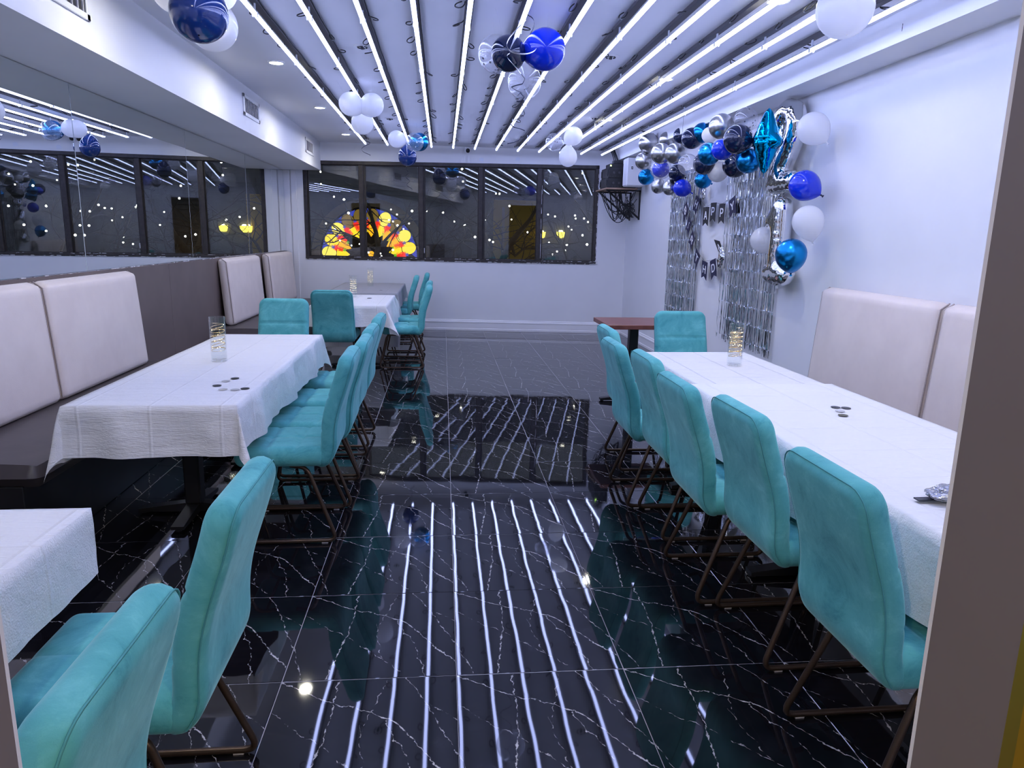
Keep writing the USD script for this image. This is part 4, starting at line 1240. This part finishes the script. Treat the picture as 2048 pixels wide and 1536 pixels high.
sc = at(1533, 282, 0, 2.52)
t = thing('foil_balloon', 'metallic blue starburst foil balloon with cone points at the right end of the garland', 'balloon', sc, 0)
S1 = 0.235
for d in ((0, 0, 1), (0, 0, -1), (0.35, -0.93, -0.12), (-0.2, 0.95, 0.1), (0.95, 0.2, 0.0)):
    a = np.linspace(0, 1, 12)
    L = S1 if abs(d[2]) > 0.5 else S1 * 0.6
    pr = [(0.002 + 0.105 * math.sqrt(max(0.0, 1 - q)) * (1 - 0.45 * q) ** 0.6 * min(1, 1.0 + 0.0 * q), 0.01 + L * q) for q in a]
    pr = [(0.078, -0.035)] + pr
    mb = MB().lathe(pr, 26, axis_frame(d)).mesh()
    v = np.array(mb.vertices)
    nrm = v / (np.linalg.norm(v, axis=1, keepdims=True) + 1e-9)
    v += nrm * ((meshkit.fbm(v * 40, 3, 4) - 0.5) * 0.014)[:, None]
    obj('cone', trimesh.Trimesh(v, np.array(mb.faces), process=False), M['foil_blue'], t, smooth=True)

# ------------------------------------------------------------------ tinsel curtains
def curtain(label, ya, yb_, z0, z1, n, seed, strays=()):
    r = np.random.default_rng(seed)
    t = thing('fringe_curtain', label, 'curtain', (2.838, (ya + yb_) / 2, z0), 0, 'silver fringe curtains')
    yc = (ya + yb_) / 2
    kinks = np.arange(z0 + 0.06, z1, 0.165)
    V, F, nv = [], [], 0
    ys = list(np.linspace(ya, yb_, n) + r.normal(0, 0.004, n)) + list(strays)
    for y in ys:
        zt, zb = z1, z0 + r.uniform(-0.02, 0.06) + (0.1 if r.random() < 0.08 else 0)
        zz = np.sort(np.concatenate([np.arange(zb, zt, 0.11), kinks[(kinks > zb)] - 0.006, kinks[kinks > zb] + 0.006, [zt]]))
        yaw = r.normal(0, 0.55)
        x = r.uniform(-0.008, 0.014)
        w = r.uniform(0.003, 0.0052)
        dy = 0.0
        for i, z in enumerate(zz):
            near = np.min(np.abs(kinks - z)) < 0.012
            ya_ = yaw + (r.uniform(-1.3, 1.3) if near else r.normal(0, 0.05))
            dy += r.normal(0, 0.0003)
            xx = x + (r.uniform(-0.006, 0.003) if near else 0)
            c, s = math.cos(ya_), math.sin(ya_)
            V += [(xx - s * w, y - yc + dy - c * w, z - z0), (xx + s * w, y - yc + dy + c * w, z - z0)]
            if i:
                F.append((nv + 2 * i - 2, nv + 2 * i - 1, nv + 2 * i + 1, nv + 2 * i))
        nv += 2 * len(zz)
    obj('fringe', (np.array(V), np.array(F)), M['tinsel'], t, kind='stuff')
    obj('header_band', MB().box((-0.006, ya - yc, z1 - z0 - 0.03), (0.012, yb_ - yc, z1 - z0)).mesh(), M['tinsel'], t)


curtain('silver tinsel fringe curtain on the right wall, far one behind the wooden table', 7.87, 8.97, 0.46, 2.3, 110, 21)
curtain('silver tinsel fringe curtain on the right wall, near one beside the silver figures', 5.93, 6.98, 0.52, 2.33, 118, 22, (7.05, 7.09, 7.13, 7.19))

# ------------------------------------------------------------------ banner
CX = lambda x, y: (1330 + x * 0.13677, 370 + y * 0.13677)
ban = thing('birthday_banner', 'string banner of navy swallowtail flags reading HAPPY BIRTHD on the right wall', 'banner', (2.80, 7.4, 1.5))
BO = np.array([2.80, 7.4, 1.5])
FLAGS = [('H', (455, 148), (520, 215), (443, 440), (397, 368)), ('A', (558, 325), (648, 320), (622, 600), (548, 600)), ('P', (672, 262), (755, 255), (728, 540), (650, 540)),
         ('P', (795, 278), (885, 268), (855, 565), (777, 565)), ('Y', (930, 240), (1030, 150), (1037, 410), (945, 490)),
         ('B', (310, 235), (345, 350), (272, 545), (253, 405)), ('I', (350, 450), (388, 560), (330, 740), (302, 650)), ('R', (400, 665), (440, 780), (375, 960), (342, 840)),
         ('T', (455, 920), (515, 1040), (445, 1235), (420, 1130)), ('H', (545, 1100), (622, 1135), (600, 1400), (527, 1355)), ('D', (655, 1115), (740, 1070), (755, 1340), (675, 1390)),
         ('A', (715, 797), (800, 822), (850, 985), (785, 990)), ('', (752, 1085), (835, 1092), (800, 1215), (770, 1205))]
tops = []
for i, (ch, *Q) in enumerate(FLAGS):
    xw = 2.80 if i != 11 else 2.79
    C = [at(*CX(*q), 0, xw) - BO for q in Q]
    TL, TR, BR, BL = C
    tops.append((TL + TR) / 2)
    bil = lambda u, v: (1 - v) * ((1 - u) * TL + u * TR) + v * ((1 - u) * BL + u * BR)
    ring = [bil(0, 0), bil(0.5, 0), bil(1, 0), bil(1, 0.5), bil(1, 1), bil(0.5, 0.83), bil(0, 1), bil(0, 0.5)]
    n = len(ring)
    off = np.array([0.0022, 0, 0])
    V = np.vstack([ring, np.array(ring) + off])
    cen = 1
    F = [(0, 1, 7), (1, 2, 3), (1, 3, 7), (7, 3, 5), (3, 4, 5), (5, 6, 7)]
    F += [(a + n, c + n, b + n) for a, b, c in F]
    for k in range(n):
        l = (k + 1) % n
        F += [(k, l, l + n), (k, l + n, k + n)]
    fl_ = obj('flag', trimesh.Trimesh(V, np.array(F), process=False), M['flag_black'] if i in (1, 2, 3, 11, 12) else M['flag_navy'], ban)
    if ch:
        tm = meshkit.text_mesh(ch, 1.0, 0.01, bold=True)
        v = np.array(tm.vertices)
        v[:, :2] -= v[:, :2].min(0)
        ext = v[:, :2].max(0)
        asp = min(0.62, 0.42 * ext[0] / ext[1] / 0.72)
        u = 0.5 + (v[:, 0] / ext[0] - 0.5) * (0.58 if ch not in 'I' else 0.16)
        w = 0.22 + (1 - v[:, 1] / ext[1]) * 0.44
        if i == 11:
            w = 0.30 + (1 - v[:, 1] / ext[1]) * 0.5
        pos = np.array([bil(a, b) for a, b in zip(u, w)]) + np.column_stack([-0.0012 - 0.08 * v[:, 2], 0 * u, 0 * u])
        obj('letter', trimesh.Trimesh(pos, np.array(tm.faces), process=False), M['letter'], fl_, label=f'white letter {ch}')
st = MB()
hp = [at(*CX(430, 120), 0, 2.815) - BO] + tops[:5] + [at(*CX(1045, 135), 0, 2.815) - BO]
bp = [at(*CX(300, 200), 0, 2.815) - BO] + tops[5:11] + [at(*CX(800, 1060), 0, 2.815) - BO]
st.tube(hp, 0.0016, 4)
st.tube(bp, 0.0016, 4)
obj('string', st.mesh(), M['cable'], ban)
p = at(*CX(822, 1050), 0, 2.78)
s = trimesh.creation.icosphere(3, 0.07)
v = np.array(s.vertices)
v = v * (0.5 + 0.9 * meshkit.fbm(v * 26 + 1, 3, 6))[:, None] * [0.35, 0.8, 1.5]
t = thing('foil_scrap', 'crumpled silver foil piece stuck at the lower end of the banner', 'foil', p)
obj('crumple', trimesh.Trimesh(v, np.array(s.faces), process=False), M['foil_silver'], t)
p = at(1408, 383, 0, 2.80)
v2 = np.array(s.vertices)
v2 = v2 * (0.5 + 0.9 * meshkit.fbm(v2 * 26 + 5, 3, 9))[:, None] * [0.3, 0.6, 1.25]
t = thing('foil_scrap', 'crumpled silver foil piece hanging below the metallic blue garland balloon', 'foil', p)
obj('crumple', trimesh.Trimesh(v2, np.array(s.faces), process=False), M['foil_silver'], t)

# ------------------------------------------------------------------ loudspeaker, amplifiers and their shelf
sp = at(1252, 372, 1, 10.08)
t = thing('loudspeaker', 'white loudspeaker with a small dark emblem, behind the left end of the garland', 'speaker', (sp[0], 10.08, sp[2]))
obj('cabinet', MB().box((0.0, 0.0, 0.0), (0.258, 0.22, 0.38), 0.016).mesh(), M['speaker'], t)
obj('grille', MB().box((0.012, -0.006, 0.012), (0.25, 0.002, 0.373), 0.012).mesh(), M['speaker'], t)
obj('emblem', MB().box((0.062, -0.0075, 0.226), (0.088, -0.005, 0.262), 0.002).mesh(), M['flag_black'], t)
obj('emblem_mark', MB().box((0.069, -0.0085, 0.238), (0.081, -0.0070, 0.250), 0.001).mesh(), M['letter'], t)
obj('wall_bracket', MB().box((0.15, 0.22, 0.15), (0.19, 0.27, 0.20)).box((0.15, 0.24, 0.16), (XR - sp[0], 0.27, 0.19)).mesh(), M['black_metal'], t)

SZ = 2.20
sx0, sx1, sy0, sy1 = 2.335, 2.80, 10.42, 11.14
t = thing('amplifier_shelf', 'raw wooden shelf board on black brackets in the far right corner', 'shelf', (sx0, sy0, SZ))
obj('board', MB().box((0, 0, 0), (sx1 - sx0, sy1 - sy0, 0.022), 0.002).mesh(), M['shelf'], t)
for yy in (0.08, 0.62):
    b = MB().box((0.02, yy, -0.02), (XR - sx0, yy + 0.03, -0.001)).box((XR - sx0 - 0.02, yy, -0.42), (XR - sx0, yy + 0.03, 0))
    b.tube([(0.05, yy + 0.015, -0.02), (XR - sx0 - 0.01, yy + 0.015, -0.40)], 0.014, 6)
    obj('bracket', b.mesh(), M['black_metal'], t)


def amp(label, x0, y0, z0, w, d, h, led=False):
    t = thing('amplifier', label, 'amplifier', (x0, y0, z0), 0, 'stacked amplifiers')
    obj('case', MB().box((0, 0, 0), (w, d, h), 0.004).mesh(), M['amp'], t)
    for k in range(2):
        f = MB().box((-0.012, 0.02 + k * (d - 0.06), h * 0.2), (0.0, 0.04 + k * (d - 0.06), h * 0.8), 0.003)
        obj('handle', f.mesh(), M['black_metal'], t)
    for k in range(4):
        obj('connector', MB().lathe([(0.0005, 0.006), (0.016, 0.006), (0.018, 0.0)], 12, axis_frame((0, -1, 0), (w * (0.2 + 0.2 * k), 0, h * 0.5))).mesh(), M['rail'], t)
    s = MB()
    for k in range(9):
        s.box((w * 0.06 + k * w * 0.1, -0.002, h * 0.12), (w * 0.06 + k * w * 0.1 + 0.006, 0, h * 0.2))
    obj('vent_slots', s.mesh(), M['rail'], t)
    if led:
        obj('power_light', MB().lathe([(0.0005, 0.006), (0.012, 0.004), (0.014, 0.0)], 10, axis_frame((-0.3, -1, 0), (0.02, -0.001, h + 0.02))).box((0.0, 0.0, h), (0.05, 0.05, h + 0.045)).mesh(), M['led'], t)


amp('black amplifier lying directly on the corner shelf', sx0 + 0.02, sy0 + 0.02, SZ + 0.022, 0.42, 0.50, 0.135)
amp('black amplifier with handles stacked second on the corner shelf', sx0 + 0.03, sy0 + 0.03, SZ + 0.159, 0.40, 0.46, 0.145)
t = thing('amplifier', 'small black mixer box with a green light on top of the amplifier stack', 'amplifier', (sx0 + 0.05, sy0 + 0.05, SZ + 0.306), 0, 'stacked amplifiers')
obj('case', MB().box((0, 0, 0), (0.26, 0.26, 0.05), 0.004).mesh(), M['amp'], t)
obj('plug_block', MB().box((0.06, 0.02, 0.05), (0.20, 0.12, 0.10), 0.006).mesh(), M['amp'], t)
obj('power_light', MB().box((0.002, -0.003, 0.012), (0.026, 0.0, 0.034), 0.002).mesh(), M['led'], t, label='lit green lamp')
cr = np.random.default_rng(12)
t = thing('cable_bundle', 'tangle of black cables drooping from the corner shelf', 'cable', (2.6, 10.8, SZ))
for k in range(20):
    a = np.array([cr.uniform(-0.25, 0.12), cr.uniform(-0.36, 0.2), cr.uniform(-0.01, 0.02)])
    b = np.array([cr.uniform(0.02, 0.24), cr.uniform(-0.32, 0.2), cr.uniform(-0.25, 0.0)])
    sag = cr.uniform(0.12, 0.42)
    q = np.linspace(0, 1, 18)
    P = np.outer(1 - q, a) + np.outer(q, b)
    P[:, 2] -= sag * 4 * q * (1 - q)
    P[:, 0] = np.minimum(P[:, 0], 0.255)
    obj('cable', MB().tube(P, cr.uniform(0.004, 0.006), 6).mesh(), M['cable'], t, smooth=True)
for k in range(10):
    c = np.array([cr.uniform(0.12, 0.20), cr.uniform(-0.25, 0.05), cr.uniform(-0.32, -0.22)])
    R = cr.uniform(0.05, 0.10)
    P = [c + [0.02 * math.sin(3 * a), R * math.cos(a), R * 1.15 * math.sin(a)] for a in np.linspace(0, 2 * PI, 20, endpoint=False)]
    obj('cable', MB().tube(P, 0.0055, 6, closed=True).mesh(), M['cable'], t, smooth=True)
t = thing('cable_bundle', 'bunch of black cables running from the amplifiers up into the ceiling', 'cable', (2.55, 10.75, SZ + 0.35))
for k in range(9):
    o = np.array([cr.uniform(-0.05, 0.05), cr.uniform(-0.05, 0.05), 0])
    zt = zc(2.45) - SZ - 0.35
    P = [o, o * 0.7 + [-0.01, 0.05, zt * 0.4], o * 0.6 + [-0.03, 0.12, zt * 0.75], o * 0.9 + [-0.05, 0.2, zt + 0.01]]
    obj('cable', MB().tube(arc_path(P, 0.1, 5), 0.007, 6).mesh(), M['cable'], t, smooth=True)

# ------------------------------------------------------------------ the room behind the camera (seen in reflections)
HX0, HX1, HY0 = -2.6, 3.0, -6.5
obj('floor_hall', MB().box((HX0, HY0, -0.06), (HX1, 0.58, -0.002)).mesh(), M['black'], kind='structure')
obj('ceiling_hall', MB().box((HX0, HY0, 2.75), (HX1, 0.58, 2.85)).mesh(), M['jamb'], kind='structure')
obj('wall_hall_rear', MB().box((HX0, HY0 - 0.1, 0), (HX1, HY0, 2.75)).mesh(), M['hall_wall'], kind='structure')
obj('wall_hall_left', MB().box((HX0 - 0.1, HY0, 0), (HX0, 0.58, 2.75)).mesh(), M['hall_wall'], kind='structure')
obj('wall_hall_right', MB().box((HX1, HY0, 0), (HX1 + 0.1, 0.58, 2.75)).mesh(), M['hall_wall'], kind='structure')
for x, y, w_ in ((-1.2, -1.0, 'near left'), (1.2, -1.0, 'near right'), (-1.2, -3.4, 'far left'), (1.2, -3.4, 'far right')):
    t = thing('downlight', f'warm {w_} ceiling spot in the hall behind the camera', 'light', (x, y, 2.75), 0, 'hall ceiling spots')
    obj('trim_ring', MB().lathe([(0.062, -0.001), (0.062, -0.010), (0.08, -0.008), (0.082, 0.003)], 20).mesh(), M['white_plastic'], t)
    obj('lens', MB().lathe([(0.0005, -0.006), (0.0625, -0.005), (0.0625, 0.0)], 16).mesh(), M['hall_spot'], t)

# ------------------------------------------------------------------ outside: street, church front, tree with light string
obj('street', MB().box((-45, 13.0, -4.6), (60, 48, -4.5)).mesh(), M['street'], kind='structure')
FY = 40.0
ch = thing('church', 'church front across the street with a lit stained glass half-round window', 'building', (0, FY, -4.5))
CO = np.array([0, FY, -4.5])


def fp(px, py, dy=0.0):
    return at(px, py, 1, FY + dy) - CO


obj('front_wall', MB().box((-22, 0.0, 0), (32, 0.5, 15)).mesh(), M['siding'], ch)
sd = MB()
for k in range(60):
    z = 0.1 + k * 0.24
    sd.add([(-22, -0.06, z), (32, -0.06, z), (32, -0.005, z + 0.24), (-22, -0.005, z + 0.24), (-22, 0, z), (32, 0, z)], [(0, 1, 2, 3), (4, 5, 1, 0)])
obj('siding_boards', sd.mesh(), M['siding'], ch, kind='stuff')
cc = fp(740, 513)
K = FY / FPX * 1.0
K = np.linalg.norm(fp(840, 513) - fp(740, 513)) / 100


def ringpoly(r0, r1, a0=-0.35, a1=PI + 0.35, n=48):
    o = [(cc[0] + r1 * K * math.cos(a), cc[2] + r1 * K * math.sin(a)) for a in np.linspace(a0, a1, n)]
    i = [(cc[0] + r0 * K * math.cos(a), cc[2] + r0 * K * math.sin(a)) for a in np.linspace(a1, a0, n)]
    return Polygon(o + i)


FM = frame((1, 0, 0), (0, 0, 1), (0, -1, 0))
obj('outer_arch', MB().extrude(ringpoly(114, 127), 0.0, 0.30, FM).mesh(), M['dark_stone'], ch)
obj('inner_arch', MB().extrude(ringpoly(98, 114), 0.0, 0.18, FM).mesh(), M['stone'], ch)
disk = Polygon([(cc[0] + 98 * K * math.cos(a), cc[2] + 98 * K * math.sin(a)) for a in np.linspace(-0.3, PI + 0.3, 50)])
obj('leaded_ground', MB().extrude(disk, 0.07, 0.09, FM).mesh(), M['lead'], ch)


def pane(cx, cz, shape, m):
    poly = shapely.affinity.translate(shape, cx, cz)
    obj('glass_piece', MB().extrude(poly, 0.092, 0.11, FM).mesh(), M['glass_' + m], ch)


import shapely.affinity
gr = np.random.default_rng(4)
for k in range(10):
    a = math.radians(175 - 18 * k)
    ca, sa = math.cos(a), math.sin(a)
    R1 = 80 * K
    pane(cc[0] + R1 * ca, cc[2] + R1 * sa, shapely.affinity.rotate(shapely.affinity.scale(Point(0, 0).buffer(12.6 * K, quad_segs=6), 1.12, 0.95), math.degrees(a)), ('gold_glass' if k % 2 == 0 else 'amber') if k not in (3, 4, 5, 7) else 'dim_amber')
    if gr.random() < 0.95:
        loz = Polygon([(-15 * K, 0), (-3 * K, 8.6 * K), (11 * K, 8 * K), (11 * K, -8 * K), (-3 * K, -8.6 * K)])
        R2 = 54 * K
        pane(cc[0] + R2 * ca, cc[2] + R2 * sa, shapely.affinity.rotate(loz, math.degrees(a), origin=(0, 0)), 'orange' if k % 3 else 'amber')
    b = math.radians(175 - 18 * k - 9)
    for rr, sz, mm in ((67, 5.6, 'ruby'), (58, 4.4, 'ruby'), (74, 3.2, 'cobalt'), (51, 2.8, 'leaf')):
        pane(cc[0] + rr * K * math.cos(b), cc[2] + rr * K * math.sin(b), shapely.affinity.rotate(shapely.geometry.box(-sz * K, -sz * K, sz * K, sz * K), math.degrees(b)), mm)
    tri_ = Polygon([(-7 * K, 0), (3 * K, 9 * K), (3 * K, -9 * K)])
    pane(cc[0] + 91 * K * math.cos(b), cc[2] + 91 * K * math.sin(b), shapely.affinity.rotate(tri_, math.degrees(b), origin=(0, 0)), 'cobalt')
pane(*(fp(743, 508)[[0, 2]]), Point(0, 0).buffer(6 * K), 'orange')
# ochre plastered bay with door line
a, b = fp(984, 620), fp(1078, 402)
obj('ochre_bay', MB().box((a[0], -0.20, 0.05), (b[0], 0.0, b[2]), 0.02).mesh(), M['ochre'], ch)
q1, q2 = fp(1001, 600), fp(1009, 415)
obj('pilaster', MB().box((q1[0], -0.26, 0.05), (q2[0], -0.2, q2[2])).mesh(), M['stone'], ch)
a, b = fp(850, 640), fp(980, 458)
obj('plaster_band', MB().box((a[0], -0.12, 0.05), (b[0], 0.0, b[2])).mesh(), M['dark_stone'], ch)
a, b = fp(676, 640), fp(760, 396)
for px, lab in ((1083, 'yellow glowing wall lamp on the church front, left one'), (1121.5, 'yellow glowing wall lamp on the church front, right one')):
    p = at(px, 468, 1, FY - 0.2)
    t = thing('wall_lamp', lab, 'lamp', p, 0, 'yellow wall lamps outside')
    w = 8.5 * K
    obj('bowl', MB().lathe([(0.01, -0.22), (w * 0.55, -0.215), (w * 0.78, -0.16), (w * 0.95, 0.0), (w, 0.11), (w * 0.93, 0.11), (w * 0.85, 0.0)], 16).mesh(), M['sconce'], t, smooth=40)
    obj('bulb', MB().lathe([(0.005, 0.04), (0.10, 0.06), (0.13, 0.14), (0.08, 0.2), (0.005, 0.21)], 12).mesh(), M['sconce_hot'], t, smooth=True)
    obj('arm', MB().box((-0.03, 0.0, -0.1), (0.03, 0.2, -0.04)).mesh(), M['black_metal'], t)

# tree: trunks drawn through points on the plane y = 19, twigs grown from them
TY = 19.0
tr = np.random.default_rng(31)


def tp(px, py, dy=0.0):
    return at(px, py, 1, TY + dy)


BR = [[(1002, 660), (1000, 560), (1004, 522), (1020, 488), (1040, 462), (1058, 442), (1072, 418)], [(1000, 560), (990, 528), (978, 498), (972, 470), (964, 440)],
      [(735, 640), (748, 530), (757, 495), (752, 465), (742, 430), (735, 400)], [(757, 495), (780, 470), (812, 440), (840, 415)], [(757, 500), (720, 480), (690, 466), (668, 459)],
      [(862, 640), (858, 520), (868, 492), (890, 478), (915, 470)], [(905, 560), (908, 505), (922, 480), (945, 482), (960, 492)], [(1022, 488), (1030, 512), (1050, 495), (1068, 486)],
      [(1150, 640), (1140, 540), (1128, 500), (1110, 472), (1095, 440)], [(1230, 640), (1225, 540), (1200, 480), (1170, 430), (1150, 400)], [(1002, 560), (1030, 530), (1060, 517), (1100, 508)]]
tree = thing('bare_tree', 'bare dark tree with forked branches outside the window', 'tree', tp(1002, 700))
TO = tp(1002, 700)


def grow(mb, p, d, L, r, lev):
    P = [p]
    for k in range(5):
        d = d + tr.normal(0, 0.16, 3)
        d[1] *= 0.85
        d /= np.linalg.norm(d)
        P.append(P[-1] + d * L / 5)
    mb.tube(np.array(P), np.linspace(r, r * 0.45, 6), 5, caps=False)
    if lev > 0:
        for k in range(2 + (tr.random() < 0.5)):
            i = int(tr.integers(2, 6))
            dd = d + tr.normal(0, 0.75, 3)
            dd /= np.linalg.norm(dd)
            grow(mb, P[i], dd, L * tr.uniform(0.5, 0.8), r * 0.5, lev - 1)


for bi, B in enumerate(BR):
    P = np.array([tp(px, py, tr.uniform(-0.3, 0.3) if k > 1 else 0) for k, (px, py) in enumerate(B)])
    if bi in (1, 3, 4, 7, 10):
        P[0] = P[0]
    r0 = 0.13 if bi == 0 else (0.10 if bi in (1, 2) else 0.045)
    mb = MB()
    q = np.linspace(0, 1, 16)
    s = np.linspace(0, 1, len(P))
    C = np.column_stack([np.interp(q, s, P[:, k]) for k in range(3)])
    mb.tube(C - TO, np.linspace(r0, r0 * 0.3, 16), 7, caps=False)
    for k in range(7):
        i = int(tr.integers(5, 15))
        d = (C[min(i + 1, 15)] - C[i])
        d = d / (np.linalg.norm(d) + 1e-9) + tr.normal(0, 0.8, 3)
        grow(mb, C[i] - TO, d / np.linalg.norm(d), tr.uniform(0.5, 1.3), 0.018, 1)
    if bi in (0, 2):
        g0 = C[0] - TO
        mb.tube([g0, (g0[0], g0[1], -4.5 - TO[2])], [r0, r0 * 1.2], 8, caps=False)
        obj('trunk', mb.mesh(), M['bark'], tree, smooth=True)
    else:
        obj('branch', mb.mesh(), M['bark'], tree, smooth=True)

FL = [(641, 343.5), (642, 368), (668, 393.5), (688, 399), (697, 426), (652, 447), (670, 459), (782, 419), (794, 429), (824, 422), (853, 422), (778, 440), (786, 443), (795, 451), (818, 447), (807, 458),
      (719, 488), (703, 491), (680, 481), (737, 505), (761, 507), (763, 512), (786, 500), (886, 425), (909, 443), (929, 450), (950, 474), (972, 440), (1023, 439), (1019, 412), (1055, 464.5), (979, 480), (986, 484),
      (924, 338), (926, 363), (992, 387.5), (999, 387.5), (1096, 429), (1110, 433), (1150, 431), (1168, 437), (1137, 453), (1165, 470.5), (1098, 485), (1132, 500.5), (1105, 509), (1114, 503), (1176, 444)]
ls = thing('light_string', 'string of tiny white lights wound through the bare tree outside', 'lights', tp(1002, 700))
pts = []
for px, py in FL:
    pts.append(tp(px, py, tr.uniform(-1.0, 1.0)))
for k in range(40):
    pts.append(np.array([tr.uniform(3.2, 8.5), TY + tr.uniform(-1, 1), tr.uniform(0.9, 3.2)]))
for p in pts:
    s = trimesh.creation.icosphere(1, 0.026 * tr.uniform(0.7, 1.15))
    obj('bulb', trimesh.Trimesh(np.array(s.vertices) + p - TO, np.array(s.faces), process=False), M['fairy'], ls)
w = MB()
for a, b in zip(pts[:-1], pts[1:]):
    if np.linalg.norm(a - b) < 1.2:
        w.tube([a - TO, (a + b) / 2 - TO - [0, 0, 0.06], b - TO], 0.006, 4, caps=False)
obj('wire', w.mesh(), M['cable'], ls)
